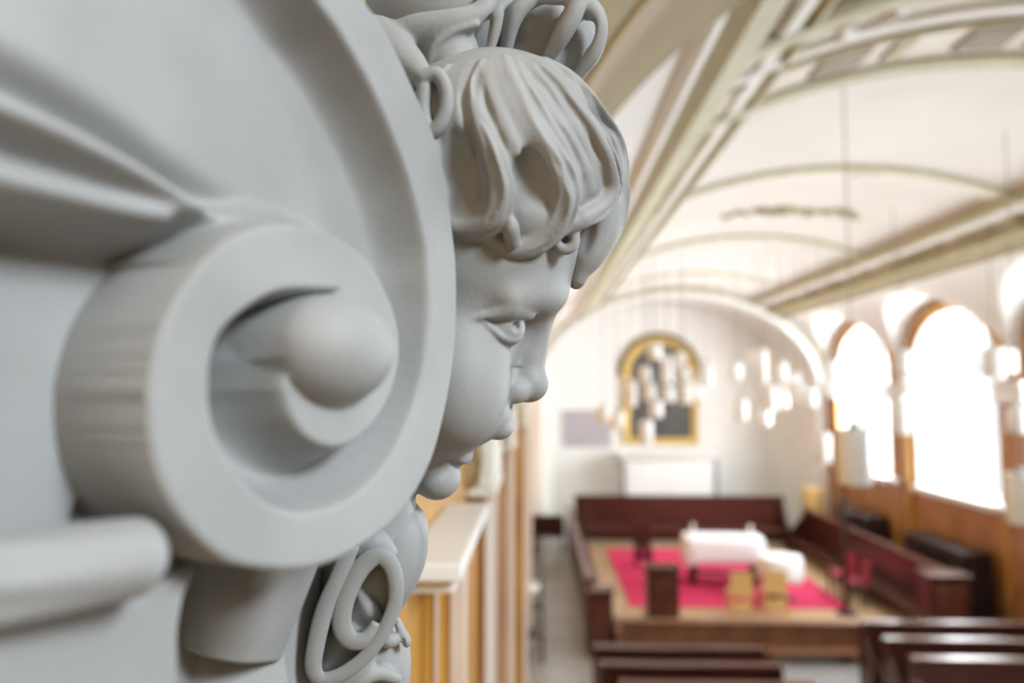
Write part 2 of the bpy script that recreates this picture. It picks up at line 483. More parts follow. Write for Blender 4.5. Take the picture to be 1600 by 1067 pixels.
pilaster(9.0, 0.16, 0.7, ('ochre', 'white'))
pilaster(13.2, 0.18, 0.7, ('ochre', 'white'))

# chancel: flat arch wall, canted sides, end wall
def chancel_arch(y0, y1, a, b, z0):
    pts = [(XC - a, 0)] + [(XC + a * math.sin(p), H + z0 + b * math.cos(p)) for p in np.linspace(-math.pi / 2, math.pi / 2, 61)] + [(XC + a, 0)]
    out = [(-0.32, 0)] + [(XC + 4.42 * math.sin(p), H + 3.2 * math.cos(p)) for p in np.linspace(-math.pi / 2, math.pi / 2, 61)] + [(8.52, 0)]
    n = len(pts)
    vs_ = [(x, y0, z) for x, z in pts] + [(x, y0, z) for x, z in out] + [(x, y1, z) for x, z in pts]
    fs = [(i, i + 1, n + i + 1, n + i) for i in range(n - 1)] + [(i, i + 1, 2 * n + i + 1, 2 * n + i) for i in range(n - 1)]
    return vs_, fs
wa = struct(mesh('wall_chancel', *chancel_arch(Y_END, Y_END + 0.5, 4.0, 2.72, -0.0), M['white']), 'white chancel arch wall')
def arch_mould(name, y, a, b, r, m, parent):
    tube_mesh(name, [(XC + a * math.sin(p), y, H + b * math.cos(p)) for p in np.linspace(-math.pi / 2, math.pi / 2, 50)], r, m, parent, 8)
arch_mould('arch_moulding', Y_END - 0.02, 4.06, 2.78, 0.07, M['white'], wa)
arch_mould('arch_moulding', Y_END - 0.02, 4.32, 2.95, 0.05, M['sage'], wa)
prof = [(XC - 4.05, Y_END + 0.3), (XC - 3.6, Y_BACK), (XC + 3.35, Y_BACK), (XC + 4.05, Y_END + 0.3)]
struct(mesh('wall_back', [(prof[1][0], Y_BACK, 0), (prof[2][0], Y_BACK, 0), (prof[2][0], Y_BACK, H + 3.4), (prof[1][0], Y_BACK, H + 3.4)], [(0, 1, 2, 3)], M['white']), 'white end wall behind the altar')
for i, nm in ((0, 'wall_chancel_left'), (2, 'wall_chancel_right')):
    (xa, ya), (xb, yb) = prof[i], prof[i + 1]
    struct(mesh(nm, [(xa, ya, 0), (xb, yb, 0), (xb, yb, H + 3.4), (xa, ya, H + 3.4)], [(0, 1, 2, 3)], M['cream']), 'cream canted side wall of the chancel')
struct(mesh('ceiling_chancel', [(XC + 4.05 * math.sin(p), y, H + 2.78 * math.cos(p)) for y in (Y_END + 0.3, Y_BACK + 0.1) for p in np.linspace(-math.pi / 2, math.pi / 2, 41)],
     [(i, i + 1, 42 + i, 41 + i) for i in range(40)], M['vault'], smooth=True), 'cream vault over the chancel')

# sanctuary platform of oak boards
plat = struct(box('floor_platform', 1.05, 7.35, 13.2, 22.2, 0.0, 0.10, M['brownwood']), 'low wooden platform inside the choir pews')
nb = 18
for i in range(nb):
    x0 = 1.05 + i * 6.3 / nb
    box('floorboard', x0 + 0.006, x0 + 6.3 / nb - 0.006, 13.25, 22.2, 0.10, 0.125 + 0.002 * (i % 3), M['oak'], plat)

# ------------------------------------------------------------------ the stucco capital with the child's head
S = FOCUS / F                              # metres per sculpting unit at the head
D0 = F

def P(px, py, w=0.0):
    k = (D0 + w) / D0
    return np.array([(px - CX) * k, (CY - py) * k, w])

def to_world(V):
    V = np.asarray(V, dtype=float)
    L = np.stack([V[:, 0] * S, V[:, 1] * S, -(V[:, 2] + D0) * S], 1)
    return L @ RM.T + CAM

class Clay:
    """a small signed-distance modelling block, meshed with surface nets"""
    def __init__(self, lo, hi, h, mirror=False):
        self.h = h; self.lo = np.array(lo, float); self.mirror = mirror
        n = np.ceil((np.array(hi, float) - self.lo) / h).astype(int) + 1
        if mirror:                         # keep w <= 0 and mirror about w = 0
            n[2] = int(round(-self.lo[2] / h)) + 1
        self.n = n
        self.F = np.full(n, 60.0, np.float32)
        self.ax = [(self.lo[i] + h * np.arange(n[i])).astype(np.float32) for i in range(3)]
    def win(self, lo, hi):
        sl, g = [], []
        for i in range(3):
            a = int(max(0, math.floor((lo[i] - self.lo[i]) / self.h)))
            b = int(min(self.n[i], math.ceil((hi[i] - self.lo[i]) / self.h) + 1))
            if b <= a: return None, None
            sl.append(slice(a, b)); g.append(self.ax[i][a:b])
        return tuple(sl), (g[0][:, None, None], g[1][None, :, None], g[2][None, None, :])
    def put(self, sl, d, k, op):
        f = self.F[sl]
        if op == 'add':
            if k > 0:
                t = np.clip(0.5 + 0.5 * (f - d) / k, 0, 1)
                self.F[sl] = f * (1 - t) + d * t - k * t * (1 - t)
            else: self.F[sl] = np.minimum(f, d)
        else:
            d = -d
            if k > 0:
                t = np.clip(0.5 - 0.5 * (f - d) / k, 0, 1)
                self.F[sl] = f * (1 - t) + d * t + k * t * (1 - t)
            else: self.F[sl] = np.maximum(f, d)
    def ell(self, c, r, k=10, op='add', rot=0.0, rotw=0.0):
        """ellipsoid; rot turns it in the picture plane, rotw about the vertical (degrees)"""
        c = np.asarray(c, float); r = np.asarray(r, float)
        R = max(r) + k + 8 if (rot or rotw) else r + k + 8
        sl, g = self.win(c - R, c + R)
        if sl is None: return
        x, y, z = g[0] - c[0], g[1] - c[1], g[2] - c[2]
        if rot:
            a = math.radians(rot); x, y = x * math.cos(a) + y * math.sin(a), -x * math.sin(a) + y * math.cos(a)
        if rotw:
            a = math.radians(rotw); x, z = x * math.cos(a) + z * math.sin(a), -x * math.sin(a) + z * math.cos(a)
        k0 = np.sqrt((x / r[0]) ** 2 + (y / r[1]) ** 2 + (z / r[2]) ** 2) + 1e-6
        k1 = np.sqrt((x / r[0] ** 2) ** 2 + (y / r[1] ** 2) ** 2 + (z / r[2] ** 2) ** 2) + 1e-9
        self.put(sl, (k0 * (k0 - 1) / k1).astype(np.float32), k, op)
    def tube(self, pts, rad, k=6, op='add', n=None, flat=1.0):
        pts = np.array(pts, float)
        rad = np.array(rad if hasattr(rad, '__len__') else [rad] * len(pts), float)
        pts, rad = spline(pts, rad, n or 5 * (len(pts) - 1) + 1)
        m = rad.max() + k + 6
        sl, g = self.win(pts.min(0) - m, pts.max(0) + m)
        if sl is None: return
        d = None
        for i in range(len(pts) - 1):
            a, b = pts[i], pts[i + 1]; ab = b - a; L = float(ab @ ab) + 1e-9
            x, y, z = g[0] - a[0], g[1] - a[1], g[2] - a[2]
            t = np.clip((x * ab[0] + y * ab[1] + z * ab[2]) / L, 0, 1)
            q = np.sqrt((x - t * ab[0]) ** 2 + (y - t * ab[1]) ** 2 + (z - t * ab[2]) ** 2) - (rad[i] + t * (rad[i + 1] - rad[i]))
            d = q if d is None else np.minimum(d, q)
        self.put(sl, d.astype(np.float32), k, op)
    def above(self, py, k=10):
        """keep only what lies above picture height py"""
        d = (CY - py) - self.ax[1][None, :, None]
        self.put((slice(None),) * 3, np.broadcast_to(-d, self.F.shape).astype(np.float32), k, 'sub')
    def mesh(self, name, m, parent, relax=2):
        Fd = self.F
        if self.mirror: Fd = np.concatenate([Fd, Fd[:, :, -2::-1]], 2)
        V, Q = surface_nets(Fd)
        V = V * self.h + self.lo
        for _ in range(relax):             # light smoothing
            acc = np.zeros_like(V); cnt = np.zeros(len(V))
            for a, b in ((0, 1), (1, 2), (2, 3), (3, 0)):
                np.add.at(acc, Q[:, a], V[Q[:, b]]); np.add.at(acc, Q[:, b], V[Q[:, a]])
                np.add.at(cnt, Q[:, a], 1); np.add.at(cnt, Q[:, b], 1)
            V = 0.5 * V + 0.5 * acc / np.maximum(cnt, 1)[:, None]
        return quick_mesh(name, to_world(V), Q, m, parent)

def quick_mesh(name, V, Q, m, parent):
    me = bpy.data.meshes.new(name)
    me.vertices.add(len(V)); me.vertices.foreach_set('co', np.ascontiguousarray(V, np.float32).ravel())
    me.loops.add(Q.size); me.loops.foreach_set('vertex_index', np.ascontiguousarray(Q, np.int32).ravel())
    me.polygons.add(len(Q))
    me.polygons.foreach_set('loop_start', np.arange(0, Q.size, 4, dtype=np.int32))
    me.polygons.foreach_set('loop_total', np.full(len(Q), 4, np.int32))
    me.update(calc_edges=True); me.validate()
    return link(name, me, m, parent, smooth=True)

def surface_nets(Fd):
    s = Fd < 0
    nx, ny, nz = Fd.shape
    cs = np.zeros((nx - 1, ny - 1, nz - 1), np.int8)
    for dx in (0, 1):
        for dy in (0, 1):
            for dz in (0, 1):
                cs += s[dx:nx - 1 + dx, dy:ny - 1 + dy, dz:nz - 1 + dz]
    act = (cs > 0) & (cs < 8)
    idx = -np.ones(act.shape, np.int64); I = np.argwhere(act); idx[act] = np.arange(len(I))
    V = np.zeros((len(I), 3)); N = np.zeros(len(I))
    cor = [(a, b, c) for a in (0, 1) for b in (0, 1) for c in (0, 1)]
    for p in cor:
        for ax in range(3):
            if p[ax] == 0:
                q = list(p); q[ax] = 1
                fa = Fd[I[:, 0] + p[0], I[:, 1] + p[1], I[:, 2] + p[2]]; fb = Fd[I[:, 0] + q[0], I[:, 1] + q[1], I[:, 2] + q[2]]
                cr = (fa < 0) != (fb < 0)
                t = np.where(cr, fa / np.where(cr, fa - fb, 1), 0)
                e = np.array(p, float)[None, :].repeat(len(I), 0); e[:, ax] += t
                V[cr] += e[cr]; N += cr
    V = V / np.maximum(N, 1)[:, None] + I
    Qs = []
    for ax in range(3):
        sl0 = [slice(None)] * 3; sl1 = [slice(None)] * 3
        sl0[ax] = slice(0, -1); sl1[ax] = slice(1, None)
        a, b = s[tuple(sl0)], s[tuple(sl1)]
        E = np.argwhere(a != b)
        o1, o2 = [i for i in range(3) if i != ax]
        lim = act.shape
        ok = (E[:, o1] > 0) & (E[:, o2] > 0) & (E[:, o1] < lim[o1]) & (E[:, o2] < lim[o2])
        E = E[ok]
        ins = a[E[:, 0], E[:, 1], E[:, 2]]
        def cell(d1, d2):
            c = E.copy(); c[:, o1] -= d1; c[:, o2] -= d2
            return idx[c[:, 0], c[:, 1], c[:, 2]]
        q = np.stack([cell(1, 1), cell(0, 1), cell(0, 0), cell(1, 0)], 1)
        fl = ins if ax != 1 else ~ins
        q[~fl] = q[~fl][:, ::-1]
        Qs.append(q)
    return V, np.concatenate(Qs)

def spline(pts, rad, n):
    m = len(pts)
    if m < 3:
        t = np.linspace(0, 1, n)[:, None]
        return pts[0] * (1 - t) + pts[-1] * t, np.linspace(rad[0], rad[-1], n)
    A = np.concatenate([pts, rad[:, None]], 1)
    A = np.concatenate([[2 * A[0] - A[1]], A, [2 * A[-1] - A[-2]]])
    u = np.linspace(0, m - 1 - 1e-6, n); i = u.astype(int); f = (u - i)[:, None]
    p0, p1, p2, p3 = A[i], A[i + 1], A[i + 2], A[i + 3]
    R = 0.5 * (2 * p1 + (p2 - p0) * f + (2 * p0 - 5 * p1 + 4 * p2 - p3) * f ** 2 + (3 * p1 - p0 - 3 * p2 + p3) * f ** 3)
    return R[:, :3], np.maximum(R[:, 3], 0.5)

def on(px, py, c, r, lift=0.0):
    """point on the camera side of an ellipsoid seen at a pixel, lifted off its surface"""
    c = np.asarray(c, float); r = np.asarray(r, float)
    d = np.array([(px - CX) / D0, (CY - py) / D0, 1.0]); o = np.array([0, 0, -D0])
    A = ((d / r) ** 2).sum(); B = (d * (o - c) / r ** 2).sum(); Cc = (((o - c) / r) ** 2).sum() - 1
    disc = B * B - A * Cc
    t = (-B - math.sqrt(disc)) / A if disc > 0 else -B / A
    p = o + d * t
    nn = (p - c) / r ** 2; nn /= np.linalg.norm(nn)
    return p + nn * lift

capital = thing('stucco_capital', 'grey white stucco pilaster capital with large scroll and child head in profile', 'capital', (XL, 0.4, H - 0.35))
def under(o, par=None):
    """keep world coordinates while parenting"""
    par = par or capital
    o.parent = par
    bpy.context.view_layer.update()
    o.matrix_parent_inverse = par.matrix_world.inverted()
    return o
bpy.context.view_layer.update()
ST = M['stucco']

# ---- face
f = Clay((-240, -330, -215), (140, 300, 215), 2.2, mirror=True)
CR_C, CR_R = P(722, 362), (186, 200, 160)
f.ell(CR_C, CR_R, 0)
f.ell(P(690, 575), (112, 140, 142), 50)
f.ell(P(622, 640), (100, 105, 112), 36)
f.ell(P(716, 602, -84), (66, 86, 66), 40)          # cheek
f.ell(P(742, 648), (58, 36, 62), 24)               # muzzle
f.tube([P(838, 475), P(845, 505), P(833, 560), P(822, 600)], [22, 17, 20, 26], 22)   # nose
f.ell(P(829, 600), (28, 27, 28), 10)
f.ell(P(805, 612, -26), (22, 20, 17), 9)           # nostril wing
f.ell(P(806, 632, -22), (13, 7, 9), 4, 'sub')
f.ell(P(836, 528, -62), (32, 34, 34), 20, 'sub')   # eye socket
f.ell(P(778, 512, -72), (40, 32, 36), 5)           # eyeball
f.tube([P(738, 498, -122), P(757, 494, -119), P(782, 488, -112), P(808, 487, -95), P(826, 492, -74)], [4, 7, 9, 9, 8], 3)
f.tube([P(775, 474, -116), P(800, 472, -106), P(822, 478, -86)], [1, 2.5, 2], 10, 'sub')
f.tube([P(754, 501, -117), P(770, 515, -112), P(786, 528, -103), P(802, 531, -88), P(812, 526, -74)], [2, 4, 5, 5, 4], 4)
f.tube([P(758, 500, -122), P(778, 505, -116), P(800, 503, -104)], [2, 3, 3], 2, 'sub')
f.ell(P(806, 509, -97), (7, 8, 8), 3, 'sub')
f.tube([P(800, 470, -112), P(840, 458, -78), P(866, 462, -30)], [12, 13, 12], 34)    # brow
f.tube([P(806, 560, -52), P(798, 585, -52), P(788, 618, -50), P(772, 650, -55)], [3, 5, 5, 4], 12, 'sub')   # crease beside the nose
# mouth
f.ell(P(778, 668), (25, 19, 34), 10)               # upper lip
f.tube([P(775, 688, 0), P(750, 692, -40), P(715, 698, -80)], [5, 6, 5], 5, 'sub')
f.ell(P(713, 707), (27, 24, 40), 7)                # lower lip
f.ell(P(683, 745), (37, 35, 48), 12)               # chin
f.tube([P(728, 733, 0), P(702, 722, -45)], [6, 5], 8, 'sub')
f.tube([P(585, 720), P(585, 840)], [62, 66], 16)
f.ell(P(665, 771, -44), (3, 3, 5), 1, 'sub')
face = under(f.mesh('child_head', ST, None, 3))
face['label'] = 'child head looking down, carved in profile'

# ---- hair
HC, HR = P(770, 270), (190, 180, 200)
hr = Clay((-210, 60, -250), (200, 480, 250), 2.4, mirror=True)
hr.ell(HC, HR, 0)
hr.above(350, 12)
def lock(pts, rad, lift=4, k=7):
    hr.tube([on(x, y, HC, HR, lift if not isinstance(lift, (list, tuple)) else lift[i]) for i, (x, y) in enumerate(pts)], rad, k)
L0 = [(700, 105), (672, 145), (668, 200), (676, 260), (686, 310), (678, 350), (650, 360)]
L1 = [(752, 98), (742, 140), (752, 190), (772, 245), (784, 292), (772, 338), (735, 356), (700, 350)]
L2 = [(788, 92), (800, 130), (832, 190), (868, 250), (884, 300), (870, 345), (835, 376), (795, 384), (762, 370)]
L3 = [(824, 92), (860, 122), (900, 175), (935, 235), (948, 285), (935, 320), (902, 342), (880, 358)]
L4 = [(852, 96), (893, 125), (930, 175), (960, 230), (970, 290), (965, 345), (945, 385), (922, 415), (906, 436)]
def strands(A, B, fr, r, amp=4):
    A3, _ = spline(np.array([on(x, y, HC, HR, 2) for x, y in A]), np.ones(len(A)), 12)
    B3, _ = spline(np.array([on(x, y, HC, HR, 2) for x, y in B]), np.ones(len(B)), 12)
    for q in fr:
        m_ = A3 * (1 - q) + B3 * q
        nn = (m_ - HC) / np.array(HR) ** 2; nn /= np.linalg.norm(nn, axis=1)[:, None]
        lev = np.array(HR).min()
        # back out to the surface
        e = np.sqrt((((m_ - HC) / np.array(HR)) ** 2).sum(1))[:, None]
        m_ = HC + (m_ - HC) / np.maximum(e, 0.9) + nn * (amp * math.sin(q * 17) - 5)
        cut = rnd.choice((6, 7, 8))
        hr.tube(m_[:cut], np.interp(np.arange(cut), [0, 2, cut - 1], [r * 0.5, r * 1.3, r * 0.8]), 12)
strands(L0, L1, (0.3, 0.6), 7)
strands(L1, L2, (0.22, 0.4, 0.6, 0.8), 8)
strands(L2, L3, (0.2, 0.38, 0.55, 0.72, 0.88), 8)
strands(L3, L4, (0.15, 0.3, 0.45, 0.6, 0.75, 0.9), 7)
hr.ell(on(720, 285, HC, HR, 5), (32, 62, 18), 24, 'sub', rot=8)
hr.ell(on(832, 305, HC, HR, 5), (27, 62, 18), 24, 'sub', rot=14)
lock(L0, [3, 7, 10, 13, 15, 16, 14], [3, 3, 3, 4, 4, 2, 2])
lock(L1, [3, 8, 11, 14, 17, 20, 19, 16], [3, 3, 4, 4, 4, 4, 2, 2])
lock(L2, [3, 8, 11, 15, 18, 19, 18, 16, 11])
lock(L3, [3, 8, 12, 16, 18, 17, 14, 9], [3, 4, 5, 6, 6, 5, 4, 3])
lock(L4, [3, 8, 12, 15, 14, 14, 16, 14, 11], [3, 3, 3, 3, 2, 2, -2, -6, -10])
# fill behind the front locks so the fringe overhangs the brow
hr.tube([P(938, 325, -20), P(936, 360, -20), P(922, 395, -24), P(909, 422, -24), P(904, 437, -22)], [36, 32, 25, 15, 12], 8)
hr.ell(P(914, 372, -62), (15, 36, 22), 8, 'sub', rot=-18)
hr.tube([on(690, 344, HC, HR, -14), on(740, 348, HC, HR, -16), on(790, 366, HC, HR, -16), on(830, 362, HC, HR, -16), on(868, 348, HC, HR, -14)], [18, 16, 16, 18, 18], 10)
# little finger curl and ring curl
hr.tube([on(788, 334, HC, HR, 4), on(795, 346, HC, HR, 14), on(798, 366, HC, HR, 16)], [9, 12, 11], 3)
hr.ell(on(818, 345, HC, HR, -22), (40, 30, 20), 8)
hr.ell(on(735, 335, HC, HR, -22), (40, 30, 20), 8)
hr.tube([P(883 + 15 * math.cos(t), 374 + 16 * math.sin(t), -114) for t in np.linspace(-2.2, 4.1, 14)], 8, 2, n=26)
hr.ell(P(883, 374, -96), (17, 18, 10), 2)
hr.tube([on(905, 340, HC, HR, 3), P(886, 350, -112), P(868, 364, -108)], [14, 10, 8], 4)
hr.tube([on(905, 345, HC, HR, -16), P(890, 360, -86), P(870, 350, -95)], [16, 16, 16], 6)
def hair_skin(p, nn):
    for l in np.arange(36.0, -16.0, -1.5):
        q = p + nn * l; q[2] = min(q[2], 0)
        ii = np.clip(np.round((q - hr.lo) / hr.h).astype(int), 0, hr.n - 1)
        if hr.F[ii[0], ii[1], ii[2]] < 0: return q
    return p
for i in range(64):                        # combed grooves between the strands
    q = rnd.random()
    a, b = ((L1, L2), (L2, L3), (L3, L4), (L3, L4), (L0, L1))[i % 5]
    k0 = rnd.uniform(0.05, 0.5); k1 = k0 + rnd.uniform(0.15, 0.4)
    A3, _ = spline(np.array([on(x, y, HC, HR, 0) for x, y in a]), np.ones(len(a)), 21)
    B3, _ = spline(np.array([on(x, y, HC, HR, 0) for x, y in b]), np.ones(len(b)), 21)
    m_ = (A3 * (1 - q) + B3 * q)[int(k0 * 20):int(k1 * 20) + 2]
    nn = (m_ - HC) / np.array(HR) ** 2; nn /= np.linalg.norm(nn, axis=1)[:, None]
    m_ = np.array([hair_skin(p, v_) for p, v_ in zip(m_, nn)]) + nn * 1.5
    if np.abs(np.diff(np.linalg.norm((m_ - HC) / np.array(HR), axis=1))).max() > 0.045: continue
    hr.tube(m_, [1.0] + [rnd.uniform(3.2, 5.0)] * (len(m_) - 2) + [1.0], 4, 'sub', n=len(m_) * 2)
hair = under(hr.mesh('hair', ST, None, 2))
under(hair, capital)
hair['label'] = 'wavy carved fringe with curled locks'

# ---- crowning leaves over the head
cw = Clay((-290, 240, -225), (170, 640, 150), 2.4)
cw.ell(P(690, 20, 20), (120, 105, 110), 0)
cw.ell(P(703, 92, -70), (44, 56, 44), 8)                                   # bright lobe under the fold
cw.tube([P(610, 70, -70), P(650, 50, -95), P(700, 38, -105), P(748, 22, -100), P(774, -12, -90)], [26, 24, 20, 16, 14], 16)
cw.tube([P(766, -30, -80), P(777, 10, -86), P(773, 48, -80), P(762, 90, -70)], [11, 10, 9, 6], 4)
cw.tube([P(763, 20, -98), P(757, 55, -95), P(747, 100, -84)], [5, 9, 8], 4, 'sub')
cw.tube([P(745, 38, -112), P(705, 50, -116), P(678, 74, -112), P(668, 110, -98)], [5, 6, 6, 4], 3)
cw.ell(P(832, 40, 24), (72, 92, 22), 6)                                    # second leaf
cw.tube([P(850, -14, -30), P(820, 4, -40), P(800, 35, -36), P(788, 92, -10)], [16, 15, 13, 9], 6)
cw.tube([P(905, -30, -40), P(898, 16, -46), P(878, 55, -36), P(856, 92, -8)], [17, 15, 14, 10], 6)
cw.tube([P(838, -8, -36), P(868, -4, -48), P(900, -8, -44)], [11, 11, 12], 6)
cw.ell(P(893, 74, 34), (36, 64, 18), 5, rot=-25)                           # third leaf
cw.tube([P(858, 96, 6), P(876, 56, -6), P(900, 18, -14), P(924, 16, -16), P(936, 44, -14), P(928, 82, -6), P(912, 106, 4), P(898, 126, 14)], [11, 14, 17, 16, 14, 13, 11, 8], 6)
cw.ell(P(921, 52, -10), (9, 22, 26), 4, 'sub', rot=-12)
# leaf end curled to a ring beside the rim
cw.tube([P(590, 70, -80), P(630, 100, -135), P(658, 120, -180)], [40, 30, 16], 10)
cw.tube([P(662, 122, -192), P(682, 116, -194), P(696, 138, -194), P(697, 170, -193), P(685, 198, -191), P(670, 206, -188), P(660, 172, -188), P(662, 138, -190)], 10, 4)
cw.ell(P(679, 165, -174), (18, 40, 10), 3)
crown = under(cw.mesh('crowning_leaf', ST, None, 2))
crown['label'] = 'curled leaf crest above the child head'

# ---- the great scroll: relief worked on a slanting plane
PO = np.array([-0.146, 0.28, H]); E1 = np.array([0.0926, 0.2, 0.0]); E1 /= np.linalg.norm(E1)
E2 = np.array([0, 0, 1.0]); EN = np.array([E1[1], -E1[0], 0.0])

def ab(px, py, off=0.0):
    d = ray(px, py); o = PO + EN * off
    t = ((o - CAM) @ EN) / (d @ EN)
    p = CAM + d * t - PO
    return np.array([p @ E1, p @ E2])

def from_ab(A, B, Cc):
    return PO[None, :] + A[:, None] * E1 + B[:, None] * E2 + Cc[:, None] * EN

def smooth2(pts, n):
    p = np.array([[x, y, 0.0] for x, y in pts]); r, _ = spline(p, np.ones(len(p)), n)
    return r[:, :2]

outer = [(395, -260), (470, -170), (520, -90), (571, 0), (603, 45), (652, 148), (684, 225), (702, 315), (713, 400), (715, 468), (711, 551), (697, 640), (672, 728), (625, 806), (553, 862), (481, 889),
         (387, 886), (332, 861), (276, 800), (243, 728), (232, 640), (238, 573), (260, 496), (304, 424), (359, 374), (431, 349), (504, 360), (570, 400), (608, 463), (625, 524), (622, 579),
         (603, 634), (570, 678), (531, 700), (487, 690), (456, 655), (442, 608)]
inner = [(446, 570), (464, 522), (495, 480), (531, 456), (498, 452), (442, 454), (398, 474), (354, 512), (335, 551), (329, 606), (335, 662), (354, 706), (387, 755), (431, 790), (481, 800), (542, 781), (597, 734), (636, 662), (661, 579), (669, 496), (668, 440), (664, 382),
         (643, 292), (616, 216), (580, 135), (531, 50), (495, 0), (440, -90), (385, -170), (310, -260)]
OUT = smooth2([ab(*p) for p in outer], 300); INN = smooth2([ab(*p) for p in inner], 110)
BAND = np.concatenate([OUT, INN])

def seg_dist(PX, PY, poly, closed=True, near=False):
    d2 = np.full(PX.shape, 1e9); NX = np.zeros(PX.shape); NY = np.zeros(PX.shape)
    n = len(poly)
    for i in range(n if closed else n - 1):
        a, b = poly[i], poly[(i + 1) % n]; v = b - a; L = v @ v + 1e-12
        t = np.clip(((PX - a[0]) * v[0] + (PY - a[1]) * v[1]) / L, 0, 1)
        qx, qy = a[0] + t * v[0], a[1] + t * v[1]
        dd = (PX - qx) ** 2 + (PY - qy) ** 2
        if near:
            b_ = dd < d2; NX = np.where(b_, qx, NX); NY = np.where(b_, qy, NY)
        d2 = np.minimum(d2, dd)
    return (np.sqrt(d2), NX, NY) if near else np.sqrt(d2)

def inside(PX, PY, poly):
    r = np.zeros(PX.shape, bool); n = len(poly)
    for i in range(n):
        (x1, y1), (x2, y2) = poly[i], poly[(i + 1) % n]
        c = ((y1 > PY) != (y2 > PY))
        xi = (x2 - x1) * (PY - y1) / (y2 - y1 + 1e-15) + x1
        r ^= c & (PX < xi)
    return r

def sst(e0, e1, x):
    t = np.clip((x - e0) / (e1 - e0), 0, 1); return t * t * (3 - 2 * t)

st = 0.0011
ga = np.arange(ab(-70, 500)[0], OUT[:, 0].max() + 0.006, st); gb = np.arange(-0.21, 0.345, st)
GA, GB = np.meshgrid(ga, gb, indexing='ij')
dband = seg_dist(GA, GB, BAND); inb = inside(GA, GB, BAND)
sd = np.where(inb, -dband, dband)
i_top = int(25 / 36 * 299)                 # where the first coil closes above
coil = np.concatenate([OUT[:i_top + 1], [ab(445, 330), ab(300, 120), ab(250, -90)]])
in_coil = inside(GA, GB, np.concatenate([OUT[:i_top + 1], INN[-int(0.3 * 110):]])) | inb
# pixel coordinates of every grid point on the plane, to lay out the leaf ridges
W = from_ab(GA.ravel(), GB.ravel(), np.zeros(GA.size)) - CAM
L_ = W @ RM
PXg = (CX + F * L_[:, 0] / -L_[:, 2]).reshape(GA.shape); PYg = (CY - F * L_[:, 1] / -L_[:, 2]).reshape(GA.shape)
# closed coil disc = everything enclosed by the outer edge from the lower right round to the top of the first coil
disc = inside(GA, GB, np.concatenate([OUT[int(8 / 36 * 299):i_top + 1], [ab(560, 380), ab(640, 300)]]))
chan = 0.030 + 0.034 * np.exp(-(((PXg - 385) / 75) ** 2 + ((PYg - 590) / 110) ** 2))
t = np.clip(sd / 0.018, 0, 1)
h_in = -chan * (1 - (1 - t) ** 2)
# upper left: leaf ribs running to the top of the coil
def line(pts): return seg_dist(GA, GB, np.array([ab(*p) for p in pts]), False)
r1 = line([(-90, 95), (100, 185), (230, 250), (340, 310), (450, 352)])
r2 = line([(-90, 225), (60, 265), (180, 300), (300, 335)])
g1 = line([(-90, 10), (100, 105), (250, 200), (360, 280), (440, 335)])
g2 = line([(-90, 158), (60, 215), (200, 275), (300, 308)])
upper = -0.034 + 0.006 * np.sin(np.clip((PXg + PYg * 0.4) / 160, -3, 6))
rfade = sst(0.0, 0.016, sd)
upper = upper + rfade * 0.022 * np.exp(-(r1 / 0.0085) ** 2) - rfade * 0.014 * np.exp(-(g1 / 0.0085) ** 2) + 0.014 * np.exp(-(r2 / 0.008) ** 2) - 0.004 * np.exp(-(g2 / 0.004) ** 2)
left = -0.050 - 0.007 * sst(88, 104, PXg)
mixl = sst(0, 1, (PYg - (300 + 0.22 * PXg)) / 60 + 0.5)
h_out = upper * (1 - mixl) + left * mixl
nearrim = np.clip(sd / 0.02, 0, 1)
Z = np.where(inb, 0.0, 0.0)
outside_left = (~in_coil) & (~disc)
h_rim = -0.030 * (1 - (1 - t) ** 2)
right_side = PXg > 430
h_upper_chan = np.where(right_side, np.maximum(h_rim, -0.031) * 1.0, 0)
wgt = sst(330, 470, PXg)
wall_drop = sst(0.0, 0.0035, sd)
hh = np.where(disc, h_in, h_out * wall_drop)
blend = sst(300, 480, PXg + (PYg - 250) * -0.35) * (~disc) * (PYg < 420)
hh = np.where(disc, hh, hh * (1 - blend) + (h_rim + rfade * (0.016 * np.exp(-(r1 / 0.0085) ** 2) - 0.010 * np.exp(-(g1 / 0.0085) ** 2))) * blend)
# soft arris on the band
hh = np.where(inb, -0.0018 * (1 - np.clip(-sd / 0.0028, 0, 1)) ** 2, hh - 0.0018)
# ball in the eye
bc = ab(524, 547); bd = np.hypot((GA - bc[0]) / 0.0385, (GB - bc[1]) / 0.0285)
hh = np.maximum(hh, np.where(bd < 1, 0.030 * np.sqrt(np.maximum(0, 1 - bd ** 2)) - 0.004, -1))
# outside the right and lower edge: cut the sheet away
i_left = int(18.5 / 36 * 299)
body = np.concatenate([OUT[:i_left], [ab(255, 860), ab(230, 980), ab(-400, 980), ab(-400, -400)]])
free = ~inside(GA, GB, body) & ~inb & ~disc
outw = free | ((~inb) & (~disc) & (PYg > 400) & (PXg < 500))
onedge = outw & (sd < st * 1.42); low = outw & (~onedge) & (sd < st * 2.9)
mv = onedge | low
_, nx_, ny_ = seg_dist(GA[mv], GB[mv], OUT, False, True)
push = np.where(onedge[mv], 0.0, 0.0004) / np.maximum(sd[mv], 1e-6)
GA = GA.copy(); GB = GB.copy()
ga_, gb_ = GA[mv], GB[mv]
GA[mv] = nx_ + (ga_ - nx_) * push; GB[mv] = ny_ + (gb_ - ny_) * push
hh = np.where(free, -0.07, hh)
hh = np.where(onedge, -0.0018, hh)
hh = np.where(low & ~free, h_out - 0.0018, hh)
keep = ~(free & ~onedge & ~low)
V = from_ab(GA.ravel(), GB.ravel(), hh.ravel())
ni, nj = GA.shape
I = np.arange(ni * nj).reshape(ni, nj)
